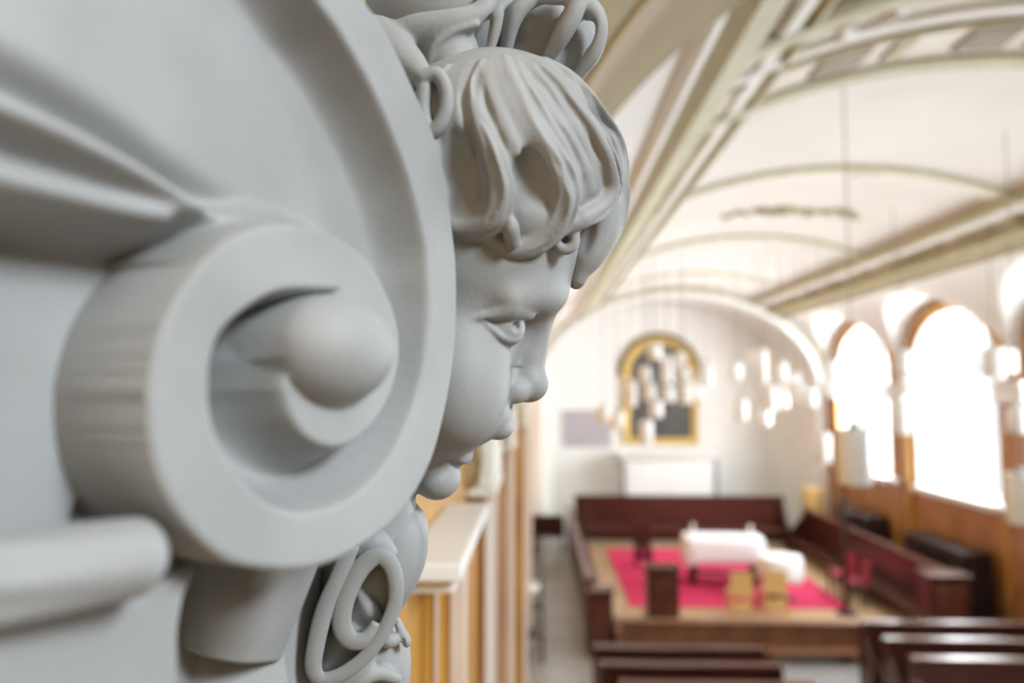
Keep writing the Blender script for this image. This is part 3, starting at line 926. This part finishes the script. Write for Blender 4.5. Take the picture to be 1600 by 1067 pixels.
Q = np.stack([I[:-1, :-1], I[1:, :-1], I[1:, 1:], I[:-1, 1:]], -1)
kq = keep[:-1, :-1] & keep[1:, :-1] & keep[1:, 1:] & keep[:-1, 1:]
Q = Q[kq]
used = np.unique(Q); remap = -np.ones(ni * nj, np.int64); remap[used] = np.arange(len(used))
scroll = under(quick_mesh('scroll', V[used], remap[Q], ST, None))
scroll.data.set_sharp_from_angle(angle=math.radians(48))
scroll['label'] = 'large spiral scroll with a ball in its eye'

# ---- bell of the capital behind the scroll
def prism(name, foot, z0, z1, m):
    n = len(foot)
    vs_ = [(x, y, z0) for x, y in foot] + [(x, y, z1) for x, y in foot]
    return mesh(name, vs_, [list(range(n))[::-1], list(range(n, 2 * n))] + [(i, (i + 1) % n, n + (i + 1) % n, n + i) for i in range(n)], m)
bell = under(prism('bell', [(XL - 0.02, 0.0), (-0.262, 0.16), (-0.245, 0.25), (-0.225, 0.42), (-0.165, 0.56), (-0.165, 0.66), (XL - 0.02, 0.70)], H - 0.26, H + 0.42, ST))

# ---- lower left: fluted roll, block, ribbon and small scroll
def plane_poly(name, pts, off, thick, bevel=0.004):
    A = np.array([ab(x, y, off) for x, y in pts])
    bm = bmesh.new()
    top = [bm.verts.new(from_ab(A[i:i + 1, 0], A[i:i + 1, 1], np.array([off]))[0]) for i in range(len(A))]
    fc = bm.faces.new(top)
    r = bmesh.ops.extrude_face_region(bm, geom=[fc])
    for v in r['geom']:
        if isinstance(v, bmesh.types.BMVert): v.co -= Vector(EN) * thick
    bmesh.ops.recalc_face_normals(bm, faces=bm.faces[:])
    if bevel: bmesh.ops.bevel(bm, geom=[e for e in bm.edges], offset=bevel, segments=3, affect='EDGES', profile=0.5)
    return under(obj(name, bm, ST, None, smooth=False))
block = plane_poly('block', [(-90, 930), (120, 950), (220, 930), (300, 884), (312, 884), (292, 930), (282, 990), (282, 1120), (-90, 1120)], -0.030, 0.08)
ax0, ax1 = np.array(at(-110, 925, 0.236)), np.array(at(258, 862, 0.292))
dr = ax1 - ax0; Lr = np.linalg.norm(dr); dr /= Lr
sx_ = np.cross(dr, [0, 0, 1.0]); sx_ /= np.linalg.norm(sx_); sz_ = np.cross(sx_, dr)
vs_, fs = [], []
ns, nt = 40, 40
for i in range(ns + 1):
    u = i / ns
    r_ = 0.0165 * (1 - 0.10 * u) * math.sqrt(max(0.0, 1 - max(0, (u - 0.82) / 0.18) ** 2.4))
    for k in range(nt):
        a = 2 * math.pi * k / nt
        rr = r_ * (1 + 0.07 * (1 - u) * math.sin(a * 7 + u * 4)) + 1e-5
        vs_.append(ax0 + dr * Lr * u + (sx_ * math.cos(a) + sz_ * math.sin(a)) * rr)
for i in range(ns):
    for k in range(nt):
        l = (k + 1) % nt
        fs.append((i * nt + k, i * nt + l, (i + 1) * nt + l, (i + 1) * nt + k))
under(mesh('fluted_roll', vs_, fs, ST, None, True))

# ribbon band bulging out below the scroll
def patch(name, rows, thick=0.01):
    """rows of (px, py, Y) control points lofted to a smooth sheet with thickness"""
    R = [np.array([np.array(at(*p)) for p in r]) for r in rows]
    R = [spline(r, np.ones(len(r)), 25)[0] for r in R]
    cols = [spline(np.array([r[i] for r in R]), np.ones(len(R)), 21)[0] for i in range(25)]
    G = np.array(cols)
    vs_ = G.reshape(-1, 3); fs = [(i * 21 + j, (i + 1) * 21 + j, (i + 1) * 21 + j + 1, i * 21 + j + 1) for i in range(24) for j in range(20)]
    o = mesh(name, vs_, fs, ST, None, True)
    sd_ = o.modifiers.new('thickness', 'SOLIDIFY'); sd_.thickness = thick; sd_.offset = 0
    bv = o.modifiers.new('soft', 'BEVEL'); bv.width = thick * 0.4; bv.segments = 2
    return under(o)
patch('ribbon_band', [[(270, 850, 0.46), (340, 850, 0.44), (420, 850, 0.45), (505, 850, 0.50)],
                      [(275, 930, 0.45), (340, 940, 0.425), (410, 945, 0.435), (472, 930, 0.49)],
                      [(278, 1006, 0.46), (330, 1024, 0.435), (385, 1034, 0.445), (430, 1032, 0.49)]], 0.008)
patch('necking', [[(255, 1015, 0.47), (330, 1020, 0.465), (440, 1020, 0.50)], [(255, 1060, 0.465), (330, 1065, 0.46), (445, 1065, 0.495)], [(255, 1130, 0.46), (330, 1130, 0.455), (450, 1130, 0.49)]], 0.01)

def ribbon(name, path, thick, w0, w1, n=80):
    """a flat band curled in the picture plane: thick across, running in depth from w0 to w1"""
    c = smooth2(path, n); tn = np.gradient(c, axis=0); tn /= np.linalg.norm(tn, axis=1)[:, None]
    nn = np.stack([-tn[:, 1], tn[:, 0]], 1)
    th = np.interp(np.linspace(0, 1, n), np.linspace(0, 1, len(thick)), thick)
    vs_, fs = [], []
    for i in range(n):
        for s, w in ((-1, w1), (-1, w0 + 3), (-0.75, w0), (0.75, w0), (1, w0 + 3), (1, w1)):
            q = c[i] + nn[i] * s * th[i] / 2
            vs_.append(to_world(P(q[0], q[1], w)[None])[0])
    for i in range(n - 1):
        for k in range(6):
            l = (k + 1) % 6
            fs.append((i * 6 + k, i * 6 + l, (i + 1) * 6 + l, (i + 1) * 6 + k))
    fs.append(list(range(6))[::-1]); fs.append([(n - 1) * 6 + k for k in range(6)])
    return under(mesh(name, vs_, fs, ST, None, True))
ribbon('small_scroll', [(548, 850), (530, 900), (508, 950), (494, 1005), (490, 1045), (505, 1062), (540, 1050), (578, 1018), (606, 972), (619, 930), (612, 885), (590, 868), (562, 890), (540, 935), (534, 975), (548, 1000), (572, 998), (588, 972)],
       [28, 28, 28, 27, 24, 22, 22, 24, 28, 30, 30, 32, 28, 14], -150, 10)
sc = Clay((-330, -620, -150), (-120, -240, 90), 2.6)
sc.ell(P(525, 965, -15), (78, 130, 60), 0)
sc.ell(P(532, 1015, -62), (52, 62, 45), 10)
sc.ell(P(570, 945, -92), (44, 66, 20), 8, rot=-20)                         # back of the small scroll's eye
sc.tube([P(562, 925, -112), P(578, 950, -118), P(592, 972, -112)], [6, 12, 10], 6)   # its tongue
sc.tube([P(545, 985, -118), P(560, 992, -122), P(578, 988, -118)], [9, 12, 10], 6)
sc.tube([P(560, 858, -88), P(585, 845, -92), P(608, 862, -84)], [16, 18, 12], 8)
sc.ell(P(612, 880, -20), (46, 78, 38), 8, rot=-24)                         # leaf collar
sc.tube([P(650, 812, -24), P(661, 838, -28), P(655, 880, -30), P(636, 922, -26), P(612, 962, -20)], [5, 8, 9, 9, 7], 3)
sc.tube([P(648, 822, -62), P(646, 860, -62), P(630, 905, -58), P(605, 950, -48)], [3, 4, 4, 3], 2, 'sub')
sc.ell(P(600, 830, 10), (70, 62, 60), 16)
sc.ell(P(600, 1040, 0), (42, 88, 45), 6)                                   # lower bud
sc.ell(P(608, 1000, -50), (16, 12, 12), 4)
sc.tube([P(622, 975, -42), P(634, 1000, -44), P(636, 1008, -40)], [6, 8, 4], 4)
sc.tube([P(630, 1000, -50), P(625, 1035, -52), P(615, 1075, -50)], [3, 4, 4], 2, 'sub')
sc.tube([P(560, 1060, -70), P(590, 1050, -60), P(620, 1060, -45)], [14, 12, 8], 6)
leaves = under(sc.mesh('lower_leaf', ST, None, 2))
leaves['label'] = 'carved leaf and bud below the child head'

# ------------------------------------------------------------------ furnishings
MH, MT, BK = M['mahogany'], M['mahogany_top'], M['blackwood']

def pew(name, label, L, h, loc, rz, group=None, seat=True, back_m=None, top_m=None, depth=0.42, panels=4, closed=False, kneeler=False):
    """bench along local x, back at local y = 0, seat towards +y"""
    t = thing(name, label, 'bench', loc, rz, group)
    bk = box('back_panel', 0.03, L - 0.03, 0.0, 0.045, 0.06, h - 0.04, back_m or MH, t)
    for i in range(panels):
        x0 = 0.06 + i * (L - 0.12) / panels
        bm = bmesh.new(); bx(bm, x0 + 0.05, x0 + (L - 0.12) / panels - 0.05, -0.018, 0.0, 0.16, h - 0.18, 0.006)
        obj('raised_field', bm, back_m or MH, bk)
    box('top_rail', 0, L, -0.05, 0.10, h - 0.05, h, top_m or MT, t, 0.012)
    if seat: box('seat', 0.03, L - 0.03, 0.05, depth, 0.40, 0.445, top_m or MT, t, 0.01)
    for x in (0, L - 0.05):
        bm = bmesh.new()
        pts = [(-0.03, 0), (depth + 0.02, 0), (depth + 0.02, 0.55), (depth - 0.06, 0.62), (0.14, h - 0.22), (0.10, h - 0.02), (-0.03, h - 0.02)]
        if closed: pts = [(-0.03, 0), (depth + 0.02, 0), (depth + 0.02, h - 0.02), (-0.03, h - 0.02)]
        a = [bm.verts.new((x, p, q)) for p, q in pts]; b = [bm.verts.new((x + 0.05, p, q)) for p, q in pts]
        bm.faces.new(a); bm.faces.new(b[::-1])
        for i in range(len(pts)): bm.faces.new((a[i], a[(i + 1) % len(pts)], b[(i + 1) % len(pts)], b[i]))
        obj('end_panel', bm, back_m or MH, t)
    if closed: box('shelf_top', -0.01, L + 0.01, -0.05, depth + 0.04, h - 0.02, h + 0.02, top_m or MT, t, 0.012)
    if kneeler: box('kneeler', 0.05, L - 0.05, -0.34, -0.16, 0.12, 0.19, top_m or MT, t, 0.01)
    return t

# choir stalls round the platform
pew('choir_bench', 'long dark mahogany bench with tall panelled back below the white altar', 5.95, 1.34, (7.0, 21.55, 0.128), math.pi, panels=9, depth=0.5)
pew('choir_bench', 'dark mahogany bench along the left of the red carpet beside the aisle', 7.9, 1.22, (0.86, 21.0, 0.0), -math.pi / 2, panels=9, depth=0.42, closed=False)
pew('choir_bench', 'dark mahogany bench along the right of the red carpet by the windows', 7.0, 1.25, (7.4, 13.78, 0.0), math.pi / 2, panels=9, depth=0.55)
def end_box(label, x0, x1, y0, y1, h):
    t = thing('bench_end_cabinet', label, 'cabinet', ((x0 + x1) / 2, (y0 + y1) / 2, 0))
    w, d = (x1 - x0) / 2, (y1 - y0) / 2
    box('body', -w, w, -d, d, 0, h - 0.05, MH, t, 0.01)
    box('top', -w - 0.04, w + 0.04, -d - 0.04, d + 0.04, h - 0.05, h, MT, t, 0.012)
    box('raised_field', -w + 0.06, w - 0.06, -d - 0.015, -d, 0.15, h - 0.2, MT, t, 0.006)
end_box('mahogany cabinet closing the bench by the aisle', 0.84, 1.26, 12.72, 13.04, 1.12)
end_box('mahogany cabinet closing the bench by the windows', 6.82, 7.5, 13.3, 13.72, 1.28)

t = thing('kneeling_rail', 'low brown wooden kneeling rail across the front of the platform', 'rail', (1.3, 13.0, 0))
box('arm_board', 0, 5.2, -0.10, 0.14, 0.50, 0.55, M['brownwood'], t, 0.012)
box('front_board', 0.02, 5.18, 0.0, 0.05, 0.06, 0.50, M['brownwood'], t)
box('kneeling_step', 0, 5.2, -0.48, -0.18, 0.14, 0.20, M['brownwood'], t, 0.012)
for i in range(5): box('upright', i * 1.27, i * 1.27 + 0.08, -0.46, 0.12, 0, 0.50 if i in (0, 4) else 0.14, M['brownwood'], t)

# pews in the nave
for k in range(4):
    lab = ('first', 'second', 'third', 'fourth')[k]
    p = pew('church_pew', lab + ' short dark pew behind the kneeling rail, beside the aisle', 2.32, 1.02, (3.06 + (0.0, 0.02, 0.22, 0.3)[k], 10.35 - 0.62 * k, 0), math.pi, 'short pews left of the middle aisle', panels=3, depth=0.36)
    for x in (0.55, 1.7): box('coat_hook', x, x + 0.035, -0.075, -0.05, 0.70, 0.90, M['grey'], p)
for k in range(3):
    lab = ('first', 'second', 'third')[k]
    pew('church_pew', lab + ' long dark glossy pew by the windows, right of the middle aisle', 3.4, 1.05, (8.2, 11.45 - 0.75 * k, 0), math.pi, 'long pews right of the middle aisle', panels=4, depth=0.4)

# red carpet
def flat_poly(name, pts, z0, z1, m):
    n = len(pts)
    return mesh(name, [(x, y, z0) for x, y in pts] + [(x, y, z1) for x, y in pts], [list(range(n))[::-1], list(range(n, 2 * n))] + [(i, (i + 1) % n, n + (i + 1) % n, n + i) for i in range(n)], m)
tag(flat_poly('carpet', [(1.85, 15.2), (6.25, 15.2), (6.25, 20.6), (1.85, 20.6)], 0.1305, 0.142, M['carpet']), 'crimson red carpet spread under the altar table', 'carpet')

# altar with cloth
ZP = 0.143
a = thing('altar_table', 'dark wooden altar table standing on the red carpet', 'table', (4.2, 17.2, ZP), math.radians(-6))
box('table_top', -0.85, 0.85, -0.45, 0.45, 0.93, 1.0, MH, a, 0.01)
for sx in (-1, 1):
    for sy in (-1, 1): box('leg', sx * 0.68 - 0.07, sx * 0.68 + 0.07, sy * 0.32 - 0.07, sy * 0.32 + 0.07, 0, 0.93, MH, a, 0.01)
box('stretcher', -0.68, 0.68, -0.04, 0.04, 0.18, 0.26, MH, a)
def cloth(name, hx, hy, z, drop, rnd_corner, loc, rz, label, seed):
    r = random.Random(seed); n = 96; vs_, fs = [], []
    rings = [(0.0, 0.0), (0.6, 0.0), (0.97, 0.0), (1.0, -0.012), (1.015, -0.3 * drop), (1.03, -0.7 * drop), (1.04, -drop)]
    for j, (s, dz) in enumerate(rings):
        for i in range(n):
            an = 2 * math.pi * i / n
            c, q = math.cos(an), math.sin(an)
            e = 2 / rnd_corner
            x = hx * abs(c) ** e * (1 if c > 0 else -1); y = hy * abs(q) ** e * (1 if q > 0 else -1)
            fold = 1 + (0.022 * math.sin(an * 17 + seed) + 0.012 * math.sin(an * 31)) * max(0, (j - 3)) / 3
            sag = 0.05 * math.sin(an * 4 + seed) * (j == 6)
            vs_.append((x * s * fold, y * s * fold, z + dz + sag + (0.004 if j < 4 else 0)))
    for j in range(len(rings) - 1):
        for i in range(n):
            k = (i + 1) % n
            fs.append((j * n + i, j * n + k, (j + 1) * n + k, (j + 1) * n + i))
    o = mesh(name, vs_, fs, M['linen'], None, True)
    o.location = loc; o.rotation_euler = (0, 0, rz)
    so = o.modifiers.new('thickness', 'SOLIDIFY'); so.thickness = 0.006; so.offset = 1
    return tag(o, label, 'tablecloth')
cloth('altar_cloth', 0.875, 0.475, 1.003, 0.55, 9, (4.2, 17.2, ZP), math.radians(-6), 'white linen cloth draped over the altar table', 1)
s = thing('credence_table', 'small round table beside the altar under a white cloth', 'table', (5.05, 15.85, ZP))
lathe('table_top', [(0.0, 0.80), (0.40, 0.80), (0.42, 0.82), (0.42, 0.84), (0.40, 0.86), (0.0, 0.86)], MH, s)
lathe('pedestal', [(0.0, 0.0), (0.26, 0.0), (0.26, 0.04), (0.07, 0.10), (0.05, 0.5), (0.09, 0.78), (0.0, 0.80)], MH, s)
cloth('round_cloth', 0.44, 0.44, 0.863, 0.45, 2, (5.05, 15.85, ZP), 0, 'white cloth hanging over the small round table', 2)
def candlestick(x, y, z, label):
    c = thing('candlestick', label, 'candlestick', (x, y, z))
    lathe('stand', [(0.0, 0.0), (0.09, 0.0), (0.09, 0.02), (0.03, 0.05), (0.025, 0.12), (0.06, 0.14), (0.06, 0.155), (0.0, 0.156)], M['linen'], c, 16)
    lathe('candle', [(0.0, 0.156), (0.032, 0.156), (0.032, 0.27), (0.028, 0.275), (0.0, 0.275)], M['milk'], c, 14)
candlestick(3.56, 17.32, ZP + 1.012, 'white candlestick at the far left end of the altar')
candlestick(4.82, 17.15, ZP + 1.012, 'white candlestick at the window end of the altar')
bk = thing('missal', 'open white book lying on the altar cloth', 'book', (4.15, 17.1, ZP + 1.02))
box('left_page_block', -0.20, -0.003, -0.14, 0.14, 0, 0.03, M['linen'], bk, 0.006)
box('right_page_block', 0.003, 0.20, -0.14, 0.14, 0, 0.03, M['linen'], bk, 0.006)
box('cover', -0.21, 0.21, -0.15, 0.15, -0.0005, 0.002, MH, bk)

# ambo
am = thing('ambo', 'dark brown wooden reading desk in front of the red carpet', 'lectern', (2.35, 14.35, 0.13))
box('column', -0.29, 0.29, -0.20, 0.20, 0.05, 0.98, MH, am, 0.01)
box('base', -0.33, 0.33, -0.25, 0.25, 0, 0.06, MH, am, 0.01)
tp = box('book_rest', -0.33, 0.33, -0.25, 0.22, 1.0, 1.04, MT, am, 0.008)
box('rest_lip', -0.33, 0.33, -0.25, 0.25, 0.97, 1.0, MH, am)
box('raised_field', -0.20, 0.20, -0.215, -0.20, 0.18, 0.85, MT, am, 0.006)
# pale oak chairs
def chair(label, x, y, z, rz, m, fab=None, group=None, h=0.86):
    c = thing('chair', label, 'chair', (x, y, z), rz, group)
    box('seat', -0.21, 0.21, -0.20, 0.22, 0.43, 0.47, fab or m, c, 0.012)
    box('backrest', -0.21, 0.21, -0.22, -0.185, 0.40, h, fab or m, c, 0.012)
    for sx in (-1, 1):
        for sy in (-1, 1): box('leg', sx * 0.185 - 0.02, sx * 0.185 + 0.02, sy * 0.18 - 0.02 + 0.005, sy * 0.18 + 0.025, 0, 0.43, m, c)
    box('stretcher', -0.165, 0.165, -0.19, -0.16, 0.12, 0.30, m, c)
    return c
chair('pale oak chair with solid back between the ambo and the round table', 3.9, 14.75, 0.13, 0, M['paleoak'])
chair('pale oak chair with solid back in front of the round table', 4.62, 14.95, 0.13, 0, M['paleoak'])
chair('dark brown armless chair behind the ambo', 2.6, 18.6, 0.143, math.pi, MH, h=1.1)
chair('red upholstered chair with dark legs beside the processional pole', 6.5, 15.6, 0.13, math.radians(80), M['blackwood'], M['redcloth'])
chair('red upholstered chair next to the window side bench', 6.5, 16.3, 0.13, math.radians(95), M['blackwood'], M['redcloth'])
pl = thing('processional_cross', 'tall dark standing pole with a small cross near the red chairs', 'cross', (6.02, 14.9, 0.13))
lathe('base', [(0, 0), (0.2, 0), (0.2, 0.03), (0.05, 0.08), (0.04, 0.12), (0, 0.12)], BK, pl, 18)
lathe('pole', [(0, 0.1), (0.055, 0.1), (0.05, 1.9), (0.065, 1.92), (0.065, 1.96), (0, 1.97)], BK, pl, 12)
bm = bmesh.new(); bx(bm, -0.03, 0.03, -0.02, 0.02, 1.95, 2.3, 0.004); bx(bm, -0.12, 0.12, -0.02, 0.02, 2.12, 2.18, 0.004); obj('cross', bm, BK, pl)

# behind: old altar, picture, notice board
oa = thing('white_altar', 'white panelled altar block with grey posts under the arched picture', 'altar', (4.1, 23.7, 0))
box('body', -1.38, 1.38, -0.45, 0.7, 0, 2.30, M['white'], oa, 0.02)
for i in range(5): box('front_field', -1.30 + i * 0.53, -0.82 + i * 0.53, -0.47, -0.45, 0.5, 2.15, M['white'], oa, 0.008)
for sx in (-1, 1): box('corner_post', sx * 1.43 - 0.06, sx * 1.43 + 0.06, -0.52, -0.38, 0, 2.36, M['grey'], oa, 0.01)
box('mensa', -1.52, 1.52, -0.56, 0.72, 2.36, 2.48, M['white'], oa, 0.02)
pf = thing('altar_picture', 'dark round arched painting in a gold frame on the white end wall', 'painting', (4.03, 24.47, H - 1.78))
def arch_out(hw, spring, n=28, z0=0.0):
    return [(-hw, z0)] + [(-hw * math.cos(math.pi * i / n), spring + hw * 1.02 * math.sin(math.pi * i / n)) for i in range(n + 1)] + [(hw, z0)]
O, I_ = arch_out(1.2, 2.25), arch_out(0.99, 2.25, z0=0.2)
n = len(O)
vs_ = [(x, -0.14, z) for x, z in O] + [(x, -0.10, z) for x, z in I_] + [(x, 0.02, z) for x, z in O] + [(x, 0.02, z) for x, z in I_]
mesh('frame', vs_, [(i, (i + 1) % n, n + (i + 1) % n, n + i) for i in range(n)] + [(i, (i + 1) % n, 2 * n + (i + 1) % n, 2 * n + i) for i in range(n)] + [(n + i, n + (i + 1) % n, 3 * n + (i + 1) % n, 3 * n + i) for i in range(n)], M['gilt'], pf)
mesh('canvas', [(x, -0.05, z) for x, z in I_] + [(x, -0.02, z) for x, z in I_], [list(range(n)), list(range(n, 2 * n))[::-1]] + [(i, (i + 1) % n, n + (i + 1) % n, n + i) for i in range(n)], M['picture'], pf)
tube_mesh('frame_arch_crest', [(1.32 * -math.cos(a_), -0.06, 2.25 + 1.34 * math.sin(a_)) for a_ in np.linspace(0, math.pi, 24)], 0.07, M['gold'], pf)
nb_ = thing('notice_board', 'lavender grey notice board on the end wall beside the picture', 'board', (1.63, 24.46, H - 1.88))
box('panel', -0.80, 0.80, -0.03, 0.02, 0, 1.2, M['lavender'], nb_)
box('rim', -0.84, 0.84, -0.02, 0.03, -0.04, 1.24, M['white'], nb_)

# cabinets and small things at the sides
def cabinet(label, x0, x1, y0, y1, h, m, top):
    t = thing('cabinet', label, 'cabinet', ((x0 + x1) / 2, (y0 + y1) / 2, 0))
    w, d = (x1 - x0) / 2, (y1 - y0) / 2
    box('body', -w, w, -d, d, 0.05, h - 0.06, m, t, 0.01)
    box('plinth', -w + 0.03, w - 0.03, -d + 0.03, d - 0.03, 0, 0.05, m, t)
    box('top', -w - 0.03, w + 0.0, -d - 0.03, d + 0.03, h - 0.06, h, top, t, 0.012)
    for i in range(3):
        ya = -d + 0.06 + i * (2 * d - 0.12) / 3
        dd = box('door', -w - 0.02, -w, ya + 0.02, ya + (2 * d - 0.12) / 3 - 0.02, 0.12, h - 0.14, m, t, 0.005)
        box('knob', -w - 0.045, -w - 0.02, ya + 0.06, ya + 0.09, h * 0.5, h * 0.5 + 0.03, M['grey'], dd)
cabinet('long blackish wooden cabinet against the wall under the window beside the pews', 7.85, 8.36, 14.1, 16.3, 1.48, BK, BK)
cabinet('shorter blackish wooden cabinet against the wall under the window nearer the chancel', 7.85, 8.36, 18.1, 19.9, 1.45, BK, BK)
yo = thing('oak_stand', 'pale yellow oak stand at the chancel corner behind the bench', 'stand', (7.72, 21.2, 0))
box('body', -0.25, 0.25, -0.2, 0.2, 0.1, 1.68, M['paleoak'], yo, 0.01)
box('top', -0.28, 0.28, -0.23, 0.23, 1.68, 1.74, M['paleoak'], yo, 0.01)
box('base', -0.28, 0.28, -0.23, 0.23, 0, 0.1, M['paleoak'], yo, 0.01)
for y, lab in ((17.52, 'small white stone bracket on the pier between the two windows'), (13.37, 'small white stone bracket on the pier beside the nearer window')):
    b_ = thing('wall_bracket', lab, 'bracket', (XR - 0.12, y, 2.3))
    lathe('bowl', [(0, 0.0), (0.06, 0.0), (0.16, 0.10), (0.18, 0.16), (0.0, 0.16)], M['white'], b_, 18, (-0.17, 0, 0))
    box('stem', -0.17, 0.02, -0.04, 0.04, 0.02, 0.12, M['white'], b_)
st_ = thing('holy_water_stoup', 'white stone stoup on the ochre wall above the left aisle', 'stoup', (XL, 11.6, 1.32))
lathe('basin', [(0, 0.0), (0.05, 0.0), (0.14, 0.08), (0.16, 0.18), (0.13, 0.18), (0.11, 0.10), (0, 0.06)], M['white'], st_, 20, (0.16, 0, 0))
box('back_plate', 0.0, 0.03, -0.1, 0.1, 0.0, 0.32, M['white'], st_, 0.01)
sb = thing('aisle_shade_bench', 'low dark bench shape added for the shade at the end of the left aisle', 'bench', (0.28, 20.9, 0))  # dark bench shape added to stand for the shade on the far aisle floor
box('seat', -0.45, 0.45, -0.25, 0.25, 0.42, 0.48, MH, sb, 0.01)
box('backrest', -0.45, 0.45, 0.2, 0.25, 0.48, 0.95, MH, sb, 0.01)
for sx in (-1, 1): box('leg', sx * 0.40 - 0.03, sx * 0.40 + 0.03, -0.22, 0.22, 0, 0.42, MH, sb)
for k, y in enumerate((12.6, 14.2, 15.8)):
    c_ = thing('wall_chair', ('dark chair against the ochre wall below the white stoup', 'dark chair against the ochre wall midway down the aisle', 'dark chair against the ochre wall nearer the end of the aisle')[k], 'chair', (XL + 0.22, y, 0), math.pi / 2)
    box('seat', -0.2, 0.2, -0.18, 0.18, 0.42, 0.46, BK, c_)
    box('backrest', -0.2, 0.2, 0.14, 0.18, 0.46, 0.95, BK, c_)
    for sx in (-1, 1):
        for sy in (-1, 1): box('leg', sx * 0.17 - 0.02, sx * 0.17 + 0.02, sy * 0.15 - 0.02, sy * 0.15 + 0.02, 0, 0.42, BK, c_)

# pendant lamps: milk glass cylinders on thin cables
def pendant(px, py, hp, Y, label, group, wp=None):
    p = at(px, py, Y)
    hh_ = hp * Y / F; r = (wp * Y / F / 2) if wp else 0.14
    top = zv(min(max(p.x, 0.05), 8.2), min(p.y, Y_END - 0.1)) - 0.02 if p.y < Y_END else H + 2.4
    t = thing('pendant_lamp', label, 'lamp', (p.x, p.y, p.z - hh_ / 2), 0, group)
    lathe('shade', [(0.0, 0.01), (r * 0.92, 0.0), (r, 0.015), (r, hh_ - 0.01), (r * 0.97, hh_), (r * 0.90, hh_), (r * 0.90, hh_ - 0.03), (0.0, hh_ - 0.03)], M['milk'], t, 20)
    lathe('cap', [(0.0, hh_ - 0.03), (0.05, hh_ - 0.03), (0.04, hh_ + 0.05), (0.008, hh_ + 0.07), (0.0, hh_ + 0.07)], M['grey'], t, 10)
    bm = bmesh.new(); L = top - (p.z - hh_ / 2)
    bmesh.ops.create_cone(bm, segments=6, radius1=0.006, radius2=0.006, depth=L - hh_ - 0.05, matrix=Matrix.Translation((0, 0, (L + hh_ + 0.05) / 2)))
    obj('cable', bm, M['cable'], t)
GA_ = 'pendant lamps in front of the arched picture'; LA_ = 'white cylindrical pendant lamp in the cluster before the arched picture'
for i, (x, y, h_) in enumerate(((985, 615, 40), (1007, 586, 26), (1014, 612, 26), (1025, 639, 26), (1009, 676, 36), (1042, 578, 44), (1044, 616, 24), (1069, 586, 26), (1071, 616, 30),
                                (1023, 550, 24), (1062, 564, 24), (1087, 609, 26), (1103, 587, 34), (943, 648, 24), (964, 657, 24))):
    lab = {4: 'white pendant lamp hanging lowest before the bottom edge of the arched picture', 5: 'longest white pendant lamp before the middle of the arched picture', 9: 'topmost white pendant lamp before the arch of the picture',
           12: 'white pendant lamp before the bare wall just beside the gold frame', 13: 'white pendant lamp before the lavender grey notice board', 14: 'white pendant lamp between the notice board and the gold frame'}.get(i, LA_)
    pendant(x, y, h_, 17.2 - (i % 5) * 0.55, lab, GA_)
GB_ = 'pendant lamps before the canted chancel wall'; LB_ = 'white cylindrical pendant lamp in the cluster right of the arched picture'
for i, (x, y, h_) in enumerate(((1149, 580, 26), (1158, 641, 30), (1189, 575, 56), (1219, 580, 26), (1203, 622, 40), (1195, 652, 26), (1222, 623, 28), (1240, 602, 36), (1250, 616, 30), (1264, 621, 28), (1228, 602, 24), (1177, 560, 26))):
    lab = {2: 'longest white pendant lamp in the cluster before the canted chancel wall', 1: 'lone white pendant lamp hanging low between the picture and the canted wall', 5: 'lowest white pendant lamp in the cluster before the canted chancel wall'}.get(i, LB_)
    pendant(x, y, h_, 17.0 - (i % 5) * 0.6, lab, GB_)
GC_ = 'pendant lamps along the window side'
for x, y, h_, Y, lab in ((1335, 713, 84, 6.6, 'large white cylindrical pendant lamp hanging alone before the bench'),
                    (1300, 577, 26, 15.5, 'white pendant lamp by the chancel pier, upper of two'), (1298, 606, 26, 15.2, 'white pendant lamp by the chancel pier, lower of two'),
                    (1286, 700, 44, 14.0, 'white pendant lamp hanging low beside the chancel pier'),
                    (1412, 566, 34, 13.0, 'white pendant lamp between the windows, top of three'), (1416, 602, 30, 13.6, 'white pendant lamp between the windows, middle of three'), (1406, 651, 54, 11.4, 'white pendant lamp between the windows, lowest and longest of three'),
                    (1552, 568, 46, 10.8, 'white pendant lamp beyond the nearer window, longer of two'), (1573, 565, 34, 12.0, 'white pendant lamp beyond the nearer window, shorter of two'),
                    (1591, 657, 38, 11.5, 'white pendant lamp hanging before the orange wall'), (1596, 779, 76, 8.2, 'large white pendant lamp hanging low before the orange wall')):
    pendant(x, y, h_, Y, lab, GC_)
